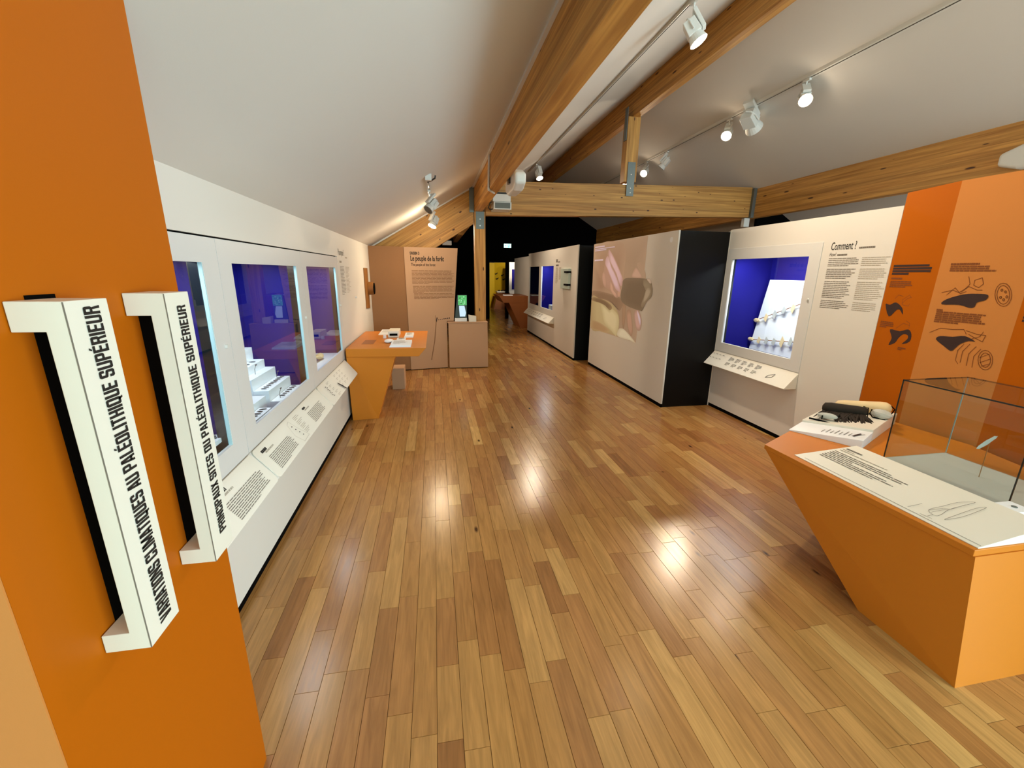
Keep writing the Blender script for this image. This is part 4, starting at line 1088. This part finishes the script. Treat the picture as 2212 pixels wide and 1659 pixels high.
def ledge(parent, xw, xo, ya, yb, z0, z1, name='reading_ledge', prints=2, seed=1):
    """slanted caption shelf on a wall that faces the aisle from the right"""
    b = build(name, MB().prism([(xw, ya, z0), (xo, ya, z1 + .006), (xo, ya, z1), (xw, ya, z1 - 0.002)], (0, yb - ya, 0)), 'plate', parent, bevel=0.003)
    f = F((xo, yb, z1), (0, -1, 0), (xw - xo, 0, z0 - z1))
    h = math.hypot(xw - xo, z0 - z1)
    L = yb - ya
    G, K = MB(), MB()
    for k in range(4):
        f.rect(K, L * (0.06 + 0.045 * k), h * 0.78, L * (0.085 + 0.045 * k), h * 0.81, .007); f.rect(K, L * (0.05 + 0.045 * k), h * 0.5, L * (0.075 + 0.045 * k), h * 0.53, .007)
    for k in range(5):
        f.lines(G, L * (0.3 + 0.08 * k), h * 0.82, L * 0.06, 4, h * 0.07, h * 0.03, seed + k)
        f.lines(G, L * (0.3 + 0.08 * k), h * 0.45, L * 0.06, 3, h * 0.07, h * 0.03, seed + k + 9)
    K.ribbon([f.p(L * .78, h * .3, .007), f.p(L * .83, h * .4, .007), f.p(L * .84, h * .6, .007), f.p(L * .79, h * .45, .007), f.p(L * .78, h * .3, .007)], 0.006, f.N)
    for q in range(len(G.v)): G.v[q] += f.N * 0.006
    flat('small_print', G, 'inkgrey', b); flat('drawing', K, 'inkgrey', b)
    return b


# ================================================================ PARTITION WITH THE SPEAR SHOWCASE ("Comment ?")
XC = 3.37
t = thing('display_partition', 'white partition headed Comment, with a square lit showcase of spears', 'partition', (XC, 3.66, 0))
build('front_panel', grid_panel(XC, XC + 0.02, 2.71, 4.556, 0.04, 2.10, [(3.44, 4.47, 0.818, 1.772)]), 'white', t)
build('showcase_door', grid_panel(XC - 0.006, XC - .0005, 3.318, 4.556, 0.712, 1.888, [(3.44, 4.47, 0.818, 1.772)]), 'lacq', t, bevel=0.001)
build('knob', MB().cyl((XC - .006, 3.366, 1.391), (XC - 0.02, 3.366, 1.391), 0.012, 0.009), 'lamp', t)
build('plinth', MB().box(XC + 0.003, 2.715, 0.0, XC + 0.02, 4.556, 0.04), 'matte', t)
build('back_panel', MB().box(3.98, 2.71, 0, 4.0, 4.6, 2.1).box(XC + 0.021, 2.71, 2.08, 3.98, 4.6, 2.1).box(XC + .021, 2.71, 0, 3.98, 2.73, 2.08).box(3.361, 4.558, 0, 3.98, 4.6, 2.08), 'white', t)
inner_box(XC + 0.021, 3.91, 3.34, 4.49, 0.70, 1.80, 'blue', 'lining', t)
build('glass_pane', MB().box(XC + 0.008, 3.43, 0.81, XC + 0.013, 4.48, 1.78), 'glass', t)
build('glass_edge', MB().box(XC + 0.002, 4.466, 0.818, XC + 0.02, 4.4699, 1.772), 'bright', t)
build('inner_frame', MB().box(XC + 0.022, 4.472, 0.80, XC + 0.05, 4.489, 1.79), 'edge', t)
ledge(t, XC - 0.001, 3.235, 3.318, 4.62, 0.706, 0.552)
al = area_light('case_light', (3.45, 3.9, 1.79), (3.74, 3.9, 1.0), 0.9, 0.12, 20, (0.92, 0.95, 1.0))
al.parent = t; al.matrix_parent_inverse = Matrix.Translation(t.location).inverted()
fc = F((XC, 0, 0), (0, -1, 0), (0, 0, 1))
lettering('heading', 'Comment ?', fc, -3.236, 1.815, 0.225, 0.064, 'ink', t, bold=0.004)
lettering('subheading', 'How?', fc, -3.237, 1.765, 0.06, 0.03, 'inkgrey', t, bold=0.006)
D, G = MB(), MB()
fc.lines(D, -2.985, 1.83, 0.13, 1, .02, 0.013, 1, 1, 1); fc.lines(D, -3.165, 1.78, 0.09, 1, .02, 0.013, 2, 1, 1)
zz = 1.748
for blk, n in enumerate((5, 6, 10, 5)):
    fc.lines(D, -3.238, zz, 0.275, n, 0.0148, 0.0056, 5 + blk, 0.75, 0.7)
    fc.lines(G, -2.94, zz, 0.225, n, 0.0148, 0.005, 15 + blk, 0.8, 0.7)
    zz -= n * 0.0148 + 0.0135
flat('text_column', D, 'inkgrey', t); flat('translation_column', G, 'inkpale', t)
# slanted white board with two spears
t = thing('display_board', 'slanted white board carrying two spears inside the square showcase', 'board', (3.81, 3.9, 0.74))
build('board', MB().hexa([(3.747, 3.36, 0.74), (3.76, 3.36, 0.74), (3.76, 4.455, 0.74), (3.747, 4.455, 0.74), (3.885, 3.36, 1.551), (3.9, 3.36, 1.551), (3.9, 4.455, 1.551), (3.885, 4.455, 1.551)]), 'bright', t)
fb = F((3.747, 4.455, 0.74), (0, -1, 0), (0.138, 0, 0.811))
for (pts, lab, sd) in (([(0.0, 0.337), (0.54, 0.566), (1.08, 0.795)], 'upper spear with pale flint barbs on the slanted white board', 3),
                       ([(0.0, 0.108), (0.54, 0.164), (1.08, 0.22)], 'lower spear with pale flint barbs on the slanted white board', 4)):
    r = random.Random(sd)
    t = thing('spear', lab, 'spear', fb.p(pts[0][0], pts[0][1], 0.03), 'spears on the white board')
    build('shaft', MB().tube([fb.p(u, v, 0.03) for u, v in pts], 0.0045), 'tan', t)
    build('point', MB().blob(fb.p(pts[0][0] + 0.02, pts[0][1] + 0.004, 0.03), (0.014, 0.048, 0.024), jit=0.08, seed=sd), 'bone', t)
    for k in range(7):
        f_ = 0.14 + 0.11 * k
        i = min(len(pts) - 2, next(j for j in range(len(pts) - 1) if pts[j + 1][0] >= f_))
        a, b = pts[i], pts[i + 1]
        s = (f_ - a[0]) / (b[0] - a[0])
        v = a[1] + (b[1] - a[1]) * s
        build('barb', MB().prism([fb.p(f_, v + 0.045 * r.uniform(.7, 1.3), 0.032), fb.p(f_ + 0.04, v + .012, 0.032), fb.p(f_ + 0.028, v - 0.065 * r.uniform(.6, 1.2), 0.032), fb.p(f_ - 0.014, v - .028, 0.032)], fb.N * 0.006), 'bone' if k % 3 == 0 else 'stone', t)
    for k in (0.25, 0.9):
        v = pts[0][1] + (pts[-1][1] - pts[0][1]) * k / 1.08
        build('holder', MB().cyl(fb.p(k, v + .01, 0), fb.p(k, v + .01, 0.03), 0.003), 'grey', t)

# ================================================================ ORANGE FOLDED WALL WITH THE ENGRAVED ANIMALS
t = thing('folded_partition', 'folded orange wall panel printed with dark animal silhouettes behind the glass box', 'panel', (3.3, 2.1, 0))
A0, A1, B1, C1 = (3.37, 2.706), (3.26, 2.307), (3.26, 1.855), (3.16, 1.45)


def facet(name, a, b, m, z=2.184):
    d = Vector((b[1] - a[1], -(b[0] - a[0]), 0)).normalized()
    d = d if d.x > 0 else -d
    return build(name, MB().prism([(a[0], a[1], 0), (b[0], b[1], 0), (b[0], b[1], z), (a[0], a[1], z)], d * 0.03), m, t)


fa = facet('dark_facet', A0, A1, 'orange'); fb_ = facet('lit_facet', A1, B1, 'lit_orange'); fc_ = facet('dark_facet', B1, C1, 'orange'); facet('lit_facet', C1, (3.16, 0.2), 'lit_orange')  # light on alternate facets is painted in as paler orange
frA = F((A0[0], A0[1], 0), (A1[0] - A0[0], A1[1] - A0[1], 0), (0, 0, 1)); frB = F((3.26, 2.307, 0), (0, -1, 0), (0, 0, 1))
D = MB()
frA.lines(D, 0.03, 1.685, 0.335, 4, 0.0185, 0.014, 1, 0.9, 0.45, False)
flat('heading', D, 'inkplum', fa)
D = MB()
frA.lines(D, 0.035, 1.595, 0.1, 1, .02, .012, 3, 1, 1); frA.lines(D, 0.035, 1.572, 0.21, 4, 0.0125, 0.008, 4, 0.85, .7); frA.lines(D, 0.03, 1.275, 0.13, 4, 0.0125, 0.008, 5, 0.85); frA.lines(D, 0.245, 1.11, 0.075, 2, 0.0125, 0.009, 6)
for st in SH['AL']: D.ribbon([Vector(p) + frA.N * 0.0016 for p in st], 0.0032, frA.N)
flat('engraving_print', D, 'inkbrown', fa)
for k in ('a1', 'a2'): flat('animal_silhouette', fan(MB(), [Vector(p) + frA.N * 0.002 for p in smooth_poly(SH['A'][k], 3)]) if False else MB().poly([Vector(p) + frA.N * 0.002 for p in smooth_poly(SH['A'][k], 3)]), 'inkplum', fa)
D = MB()
frB.lines(D, 0.06, 1.688, 0.15, 1, .02, .012, 3, 1, 1); frB.lines(D, 0.062, 1.672, 0.235, 3, 0.0125, 0.009, 4, 0.8, 1); frB.lines(D, 0.048, 1.40, 0.07, 1, 0.0125, 0.012, 5); frB.lines(D, 0.05, 1.386, 0.27, 6, 0.0125, 0.009, 6, 0.85, .5)
for st in SH['BL']: D.ribbon([(3.2584, y, z) for y, z in st], 0.0032, frB.N)
flat('engraving_print', D, 'inkbrown', fb_)
for k in ('s1', 's2'): flat('animal_silhouette', MB().poly([(3.258, y, z) for y, z in smooth_poly([(0, y, z) for y, z in SH['B'][k]], 3) and [(p.y, p.z) for p in smooth_poly([(0, y, z) for y, z in SH['B'][k]], 3)]]), 'inkplum', fb_)
frC = F((B1[0], B1[1], 0), (C1[0] - B1[0], C1[1] - B1[1], 0), (0, 0, 1))
D = MB(); frC.lines(D, 0.03, 1.43, 0.2, 4, 0.018, 0.012, 8, .9)
flat('small_print', D, 'inkplum', fc_)

# ================================================================ ORANGE TABLE WITH GLASS BOX (right foreground)
T = 0.60
top = [(1.985, 1.04), (1.958, 2.072), (2.72, 2.47), (3.20, 2.30), (3.235, 1.87), (3.12, 1.46), (3.11, 1.04)]
t = thing('exhibit_table', 'large orange angular table in the right foreground holding a glass box', 'table', (2.6, 1.6, 0))
mb = MB().prism([(x, y, T - 0.028) for x, y in top], (0, 0, 0.028))
build('table_top', mb, 'tablo', t, bevel=0.002)
z = T - 0.0285
b4_ = [(2.008, 0.978, 0), (2.012, 1.387, 0), (3.08, 1.9, 0), (3.1, 0.982, 0)]
t4_ = [(1.991, 1.036, z), (1.963, 2.068, z), (2.72, 2.465, z), (3.09, 2.2, z), (3.1, 1.036, z)]
mb = MB().add([*b4_, *t4_], [(3, 2, 1, 0), (4, 5, 6, 7, 8), (0, 1, 5, 4), (1, 2, 6, 5), (2, 7, 6), (2, 3, 8, 7), (0, 4, 8, 3)])
build('body', mb, 'tablo', t)
# sloping caption panel
t = thing('caption_board', 'slanted white caption panel with flint drawings along the front of the right table', 'caption panel', (2.18, 1.45, T))
mb = MB().hexa([(2.008, 1.045, T), (2.357, 1.045, T), (2.357, 1.848, T), (2.008, 1.905, T), (2.008, 1.045, T + .004), (2.357, 1.045, T + 0.061), (2.357, 1.848, T + 0.061), (2.008, 1.905, T + .004)])
build('slab', mb, 'plate', t, bevel=0.0015)
fw_ = F((2.008, 1.87, T + 0.0045), (0, -1, 0), (0.349, 0, 0.057))
D, G, K = MB(), MB(), MB()
fw_.lines(K, 0.03, 0.285, 0.09, 1, .02, 0.012, 1, 1, 1); fw_.lines(G, 0.025, 0.262, 0.14, 1, 0.015, 0.006, 2); fw_.lines(G, 0.025, 0.245, 0.26, 1, 0.015, 0.006, 3, 1, 1)
for i, w in enumerate((0.31, 0.4, 0.385, 0.15, 0.34, 0.385, 0.3)):
    fw_.lines(D, 0.02, 0.215 - 0.0165 * i, w, 1, 0.01, 0.006, 10 + i, 1, 1)
D.ribbon([fw_.p(0.02, 0.018, .001), fw_.p(0.82, 0.018, .001)], 0.002, fw_.N)
for i, st in enumerate(SH['W']): D.ribbon([Vector(p) + fw_.N * 0.003 for p in (smooth_poly(st[:-1], 4) + [Vector(st[0])] if i in (0, 3) else st)], 0.0018, fw_.N)
flat('small_print', D, 'inkgrey', t); flat('caption', G, 'inkpale', t); flat('heading', K, 'inkgrey', t)
# glass box
gx0, gx1, gy0, gy1, gz = 2.48, 2.918, 1.245, 1.784, 1.061
t = thing('glass_box', 'clear glass box on the right table covering a flint blade on a pin', 'glass case', ((gx0 + gx1) / 2, 1.51, T))
build('base_board', MB().box(gx0 - .004, gy0 - .004, T + 0.0005, gx1 + .004, gy1 + .004, T + 0.006), 'greyfloor', t)
g_ = 0.004
z0 = T + 0.0065
for (a, b_, c, d) in ((gx0, gy0, gx0 + g_, gy1), (gx1 - g_, gy0, gx1, gy1), (gx0 + g_ + .0005, gy0, gx1 - g_ - .0005, gy0 + g_), (gx0 + g_ + .0005, gy1 - g_, gx1 - g_ - .0005, gy1)):
    build('glass_side', MB().box(a, b_, z0, c, d, gz), 'glass', t)
build('glass_lid', MB().box(gx0, gy0, gz + .0005, gx1, gy1, gz + 0.006), 'glass', t)
e = 0.0022
mb = MB()
for x in (gx0, gx1):
    for y in (gy0, gy1):
        if (x, y) != (gx1, gy1): mb.box(x - e, y - e, z0, x + e, y + e, gz + .004)
for y in (gy0, gy1): mb.box(gx0, y - e, gz - e, gx1, y + e, gz + e + .002)
for x in (gx0, gx1): mb.box(x - e, gy0, gz - e, x + e, gy1, gz + e + .002)
build('edge_joint', mb, 'edge', t)
build('back_edge', MB().box(gx1 - e, gy1 - e, z0, gx1 + e, gy1 + e, gz), 'pale_edge', t)
hb = build('hinge_block', MB().box(gx0 - 0.115, gy0 - 0.09, T, gx0 - 0.01, gy0 - 0.004, T + 0.05), 'bright', t, bevel=0.004)
build('screw', MB().cyl((gx0 - 0.06, gy0 - .05, T + 0.05), (gx0 - 0.06, gy0 - .05, T + 0.053), 0.01), 'grey', hb)
t = thing('mounted_flint', 'pale flint blade held up by a thin pin inside the glass box', 'flint blade', (2.735, 1.509, T + 0.006))
build('pin', MB().cyl((2.735, 1.509, T + 0.006), (2.732, 1.509, 0.80), 0.0018, 0.0018, 8), 'tan', t)
d = Vector((0.107, 0, 0.061))
R = d.to_track_quat('X', 'Z').to_matrix()
build('blade', MB().blob((2.712, 1.509, 0.798), (0.066, 0.005, 0.013), R, 12, 9, 0.1, 5), 'stone', t)

# object plinth standing crosswise on the table
t = thing('object_plinth', 'white tilted display block with bone and stone casts on the large orange table', 'plinth', (2.75, 2.25, T))
q0, q1, q2, q3 = Vector((2.298, 2.256, T)), Vector((2.484, 1.916, T)), Vector((3.15, 2.252, T)), Vector((2.97, 2.6, T))
u = (q1 - q0).normalized(); w_ = (q3 - q0).normalized()
s0, s1 = q0 + w_ * 0.215, q1 + w_ * 0.19
up = lambda p, h: p + Vector((0, 0, h))
build('block', MB().hexa([s0, s1, q2, q3, up(s0, .032), up(s1, .08), up(q2, .08), up(q3, .032)]), 'plate', t, bevel=0.0025)
build('lip', MB().hexa([q0, q1, s1 - w_ * .001, s0 - w_ * .001, up(q0, .008), up(q1, .055), up(s1 - w_ * .001, .066), up(s0 - w_ * .001, .018)]), 'bright', t, bevel=0.002)
fpz = F(up(q0, .0085), u, w_)
nz_ = Vector((0, 0, 1))
D, K = MB(), MB()
ww = (q1 - q0).length
for k in range(7):
    f0 = 0.42 + 0.06 * k
    a = up(q0 + u * ww * f0 + w_ * 0.05, .0105 + .047 * f0 + 0.003); b_ = up(q0 + u * ww * (f0 + .02) + w_ * (0.09 + 0.03 * (k % 2)), .0105 + .047 * (f0 + .02) + .008)
    D.ribbon([a, b_], 0.004, nz_)
K.ribbon([up(q0 + u * ww * .84 + w_ * .05, .0545), up(q0 + u * ww * .9 + w_ * .1, .0625)], 0.014, nz_); K.ribbon([up(q0 + u * ww * .9 + w_ * .1, .0625), up(q0 + u * ww * .95 + w_ * .1, .065)], .006, nz_)
flat('small_print', D, 'inkgrey', t); flat('drawing', K, 'inkplum', t)


def rotz(v): return v.to_track_quat('X', 'Z').to_matrix()


def onblock(f, dd):
    """height of the tilted block top at fraction f across and depth dd"""
    p = q0 + u * ww * f + w_ * dd
    return up(p, 0.032 + 0.048 * f)


ax = (Vector((3.06, 2.33, 0)) - Vector((2.90, 2.55, 0))).normalized()
c = onblock(0.58, 0.62); R = rotz(Vector((ax.x, ax.y, 0.14)))
t = thing('bone_cast', 'cream rounded long bone cast at the back of the white display block', 'bone', c)
r_ = Matrix.Identity(3)
L = 0.15
pts = [c + Vector((0, 0, 0.046)) + R @ Vector((L * s, 0, 0)) for s in (-1.05, -0.95, -0.7, -0.3, 0.2, 0.6, 0.85, 0.98, 1.03)]
build('bone', MB().tube(pts, [0.018, 0.036, 0.042, 0.042, 0.044, 0.046, 0.042, 0.028, 0.01], 18), 'bone', t, smooth=True)
build('bracket', MB().tube([pts[7] + Vector((0, 0, .02)), pts[8] + Vector((0.008, -.012, 0)), pts[7] + Vector((0, -.012, -.035))], 0.004), 'matte', t)
c = onblock(0.42, 0.46)
t = thing('fur_bundle', 'dark furry bundle with a wooden handle in a wire cradle on the white display block', 'tool', c)
R2_ = rotz(Vector((ax.x, ax.y, 0.1)))
pts = [c + Vector((0, 0, 0.05)) + R2_ @ Vector((0.125 * s, 0, 0)) for s in (-1.0, -0.9, -0.6, 0, 0.5, 0.85, 1.0)]
build('handle', MB().tube(pts, [0.016, 0.036, 0.04, 0.036, 0.034, 0.03, 0.022], 14), 'fur', t, smooth=True)
rr = random.Random(5)
mb = MB()
for k in range(110):
    s = rr.uniform(-0.95, 0.8)
    a = c + Vector((0, 0, 0.03)) + R2_ @ Vector((0.12 * s, 0, 0))
    dr = (-w_ * rr.uniform(0.06, 0.2) + u * rr.uniform(-0.02, 0.13))
    b_ = a + dr; hz = onblock(0.42, 0.3).z
    b_.z = hz + 0.003 + rr.uniform(-.004, .006)
    m_ = a.lerp(b_, .5); m_.z += 0.006
    mb.tube([a, m_, b_], [0.012, 0.0075, 0.0008], 5)
tag(build('hair', mb, 'fur', t), kind='stuff')
e_ = pts[5]
mb = MB().tube([e_ + Vector((-.005, 0.01, .034)), e_ + Vector((0.012, -.012, 0.03)), e_ + Vector((0.014, -.02, -.05)), e_ + Vector((0.03, -.035, -.052))], 0.003)
build('wire_cradle', mb, 'matte', t)
build('binding', MB().cyl(pts[2] - R2_ @ Vector((0.005, 0, 0)), pts[2] + R2_ @ Vector((0.005, 0, 0)), 0.038, None, 16), 'matte', t)
c = onblock(0.42, 0.285) - u * 0.045
t = thing('polished_stone', 'pale grey polished stone blade in a black bracket at the front of the display block', 'stone', c)
build('blade', MB().blob(c + Vector((0, 0, .026)), (0.06, 0.024, 0.021), rotz(u + Vector((0, 0, .05))), 16, 10), 'stone', t, smooth=True)
build('bracket', MB().tube([c + u * .03 + Vector((0, 0, .04)), c + u * .05 + Vector((0, 0, .002)), c + u * .085 + Vector((0, 0, .003))], 0.0022).tube([c - u * .02 - w_ * .026 + Vector((0, 0, .03)), c - u * .02 - w_ * .027 + Vector((0, 0, .004))], 0.004), 'matte', t)
c = onblock(0.9, 0.53)
t = thing('stone_pebble', 'white flaked stone pebble in a black bracket at the right of the display block', 'stone', c)
build('pebble', MB().blob(c + Vector((0, 0, .028)), (0.062, 0.04, 0.033), rotz(u - w_ * .4), 14, 9, 0.06, 3), 'stone', t)
build('bracket', MB().tube([c - u * .055 + Vector((0, 0, .05)), c - u * .062 + Vector((0, 0, .02)), c - u * .04 - w_ * .02 + Vector((0, 0, .003)), c + u * .03 - w_ * .035 + Vector((0, 0, .003))], 0.004), 'matte', t)
c = onblock(0.24, 0.235)
one('stick', MB().tube([c - u * .06 + Vector((0, 0, .006)), c + Vector((0, 0, .006)), c + u * .06 + Vector((0, 0, .005))], [0.006, 0.006, 0.003]), 'matte', 'short dark stick lying in front of the pale grey stone blade', 'stick', c)

# ================================================================ FAR PARTITION WITH TWO NARROW SHOWCASES
XW = 2.54
HO = [(10.33, 11.40, 0.80, 1.748), (9.04, 10.10, 0.80, 1.75)]
t = thing('display_partition', 'beige-lit far partition with two blue showcases and a pale panel', 'partition', (XW, 9.5, 0))
build('front_panel', grid_panel(XW, XW + 0.02, 7.47, 11.55, 0.045, 2.09, HO), 'white', t)
build('dark_side', MB().box(XW + 0.021, 7.475, 0, 3.3, 7.50, 2.08), 'black', t)
build('back_panel', MB().box(3.28, 7.5, 0, 3.3, 11.55, 2.08).box(XW + .021, 7.5, 2.07, 3.28, 11.55, 2.08).box(XW + .021, 11.53, 0, 3.28, 11.55, 2.07), 'black', t)
build('plinth', MB().box(XW + .004, 7.475, 0, XW + .02, 11.55, 0.044), 'matte', t)
for i, h in enumerate(HO):
    inner_box(XW + 0.021, 3.0, h[0] - .03, h[1] + .03, 0.74, 1.80, 'navy' if i == 0 else 'blue', 'lining', t)
    build('glass_pane', MB().box(XW + .007, h[0], h[2], XW + .012, h[1], h[3]), 'glass', t)
    build('glass_edge', MB().box(XW - .002, h[1] - .02, h[2], XW + .02, h[1] - .0005, h[3]), 'bright', t)
ledge(t, XW - .001, 2.415, 8.87, 11.5, 0.665, 0.53, seed=50)
fW = F((XW, 0, 0), (0, -1, 0), (0, 0, 1))
D, K = MB(), MB()
fW.lines(K, -8.86, 1.875, 0.12, 1, .05, 0.06, 1, 1, 1, False); fW.lines(K, -8.72, 1.83, 0.15, 1, .03, 0.02, 2, 1, 1); fW.lines(K, -8.86, 1.77, 0.2, 1, .03, 0.03, 3, 1, 1)
fW.lines(D, -8.86, 1.71, 0.2, 18, 0.018, 0.008, 4); fW.lines(D, -8.62, 1.71, 0.16, 14, 0.018, 0.008, 5)
flat('small_print', D, 'inkpale', t); flat('heading', K, 'inkgrey', t)
al = area_light('case_light', (2.66, 9.57, 1.79), (2.75, 9.57, 0.9), 0.9, 0.12, 12, (0.9, 0.94, 1.0))
al.parent = t; al.matrix_parent_inverse = Matrix.Translation(t.location).inverted()
t = thing('wall_screen', 'pale green rectangular panel with two black brackets on the far partition', 'panel', (XW - .03, 8.08, 1.3))
build('panel', MB().box(XW - 0.05, 7.83, 1.305, XW - 0.004, 8.335, 1.682), 'mint', t, bevel=0.003)
for z in (1.385, 1.62):
    build('bracket', MB().box(XW - 0.075, 7.815, z - .016, XW - 0.0505, 8.03, z + .016).box(XW - .075, 7.815, z - .016, XW - .002, 7.828, z + .016), 'matte', t)
for (x, y, zz, sx, label) in ((2.72, 9.2, 1.02, .16, 'tall white block in the right showcase of the far partition'), (2.64, 9.32, 0.9, .1, 'low white block in the right showcase of the far partition')):
    one('display_step', MB().box(x - .08, y - .1, 0.742, x + .08 - (.0 if sx > .12 else .081), y + .1, zz), 'bright', label, 'plinth', (x, y, .742))
one('white_cone', MB().cyl((2.75, 9.1, 1.022), (2.75, 9.1, 1.3), 0.06, 0.01), 'bright', 'narrow white cone on the tall block in the far partition', 'object', (2.75, 9.1, 1.02))

# further wall, second orange table and what lies in the next room
t = thing('display_partition', 'plain beige partition beyond the two blue showcases', 'partition', (2.73, 13.2, 0))
build('front_panel', MB().box(2.72, 11.6, 0.03, 2.74, 14.6, 2.06), 'white', t)
build('plinth', MB().box(2.725, 11.6, 0, 2.74, 14.6, 0.03), 'matte', t)
t = thing('exhibit_table', 'brown cantilever table at the far end of the corridor', 'table', (2.3, 12.7, 0))
build('table_top', MB().prism([(1.98, 12.28, 0.74), (2.71, 12.28, 0.74), (2.71, 12.28, 0.94), (1.85, 12.28, 0.94)], (0, 1.3, 0)), 'brown', t, bevel=0.003)
build('leg', MB().prism([(2.5, 12.282, 0), (2.71, 12.282, 0), (2.71, 12.282, 0.739), (2.14, 12.282, 0.739)], (0, 1.2, 0)), 'brown', t, bevel=0.002)
wedge_plate('white caption plate on the brown table in the corridor', 2.0, 2.26, 12.35, 12.6, 0.94, 0.03, 'plates on far tables')
t = thing('folded_partition', 'bright yellow folded panel with black animal pictures in the next room', 'panel', (2.9, 19.6, 0))
build('shaded_wing', MB().prism([(1.9, 19.5, 0), (2.75, 19.75, 0), (2.75, 19.75, 2.02), (1.9, 19.5, 2.02)], (0, 0.05, 0)), 'yellow', t)
yw = build('bright_wing', MB().prism([(2.75, 19.75, 0), (3.3, 19.5, 0), (3.24, 19.5, 2.03), (2.75, 19.75, 2.03)], (0, 0.05, 0)), 'yellow', t)
fy = F((2.75, 19.745, 0), (0.55, -0.25, 0), (0, 0, 1))
for (u0, v0) in ((0.0, 1.52), (0.3, 1.46), (0.05, 1.3), (0.36, 1.27)):
    flat('animal_silhouette', MB().poly(smooth_poly([fy.p(u0, v0 + .02, .01), fy.p(u0 + .06, v0 - .03, .01), fy.p(u0 + .1, v0, .01), fy.p(u0 + .16, v0 + .05, .01), fy.p(u0 + .12, v0 + .06, .01), fy.p(u0 + .06, v0 + .03, .01)], 3)), 'ink', yw)
t = thing('exhibit_table', 'dim yellow-brown table with a pale top in the next room', 'table', (2.95, 19.2, 0))
build('leg', MB().prism([(2.6, 18.9, 0), (3.1, 18.9, 0), (3.2, 18.9, 0.74), (2.78, 18.9, 0.74)], (0, 0.5, 0)), 'brown', t)
build('table_top', MB().box(2.74, 18.85, 0.74, 3.35, 19.4, 0.78), 'plate', t)
for k in range(3):
    one('cast', MB().blob((2.85 + .13 * k, 19.0, 0.81), (0.06, 0.05, 0.03), jit=.2, seed=k), 'fur', 'small dark cast on the pale table top in the next room', 'object', (2.85 + .13 * k, 19, .78), 'casts in the next room')
t = thing('showcase', 'white showcase with a blue window in the next room', 'showcase', (3.6, 18.1, 0))
build('body', MB().box(3.14, 18.05, 0, 4.2, 18.6, 2.03), 'white', t)
build('blue_window', MB().box(3.255, 18.04, 0.9, 4.1, 18.049, 1.73), 'blue', t)
build('reading_ledge', MB().prism([(3.15, 18.049, 0.84), (3.15, 17.9, 0.68), (3.15, 18.049, 0.68)], (0.4, 0, 0)), 'plate', t)


def assumed_room_spot(loc, aim, power, ang, color):
    """assumed, unseen ceiling spotlight of the next room"""
    ld = bpy.data.lights.new('assumed_room_spot', 'SPOT')
    ld.energy, ld.spot_size, ld.spot_blend, ld.shadow_soft_size, ld.color = power, math.radians(ang), 0.6, 0.04, color
    o = bpy.data.objects.new('assumed_room_spot', ld); COL.objects.link(o)
    o.location = loc
    o.rotation_euler = (Vector(aim) - Vector(loc)).to_track_quat('-Z', 'Y').to_euler()


assumed_room_spot((3.2, 17.0, 2.45), (3.0, 19.7, 1.2), 120, 60, (1, .85, .65))  # assumed light sources, no lamps in sight, brightening the yellow room
assumed_room_spot((3.6, 16.0, 2.45), (3.6, 18.1, 1.4), 80, 60, (1, .9, .78))

bpy.context.view_layer.update()
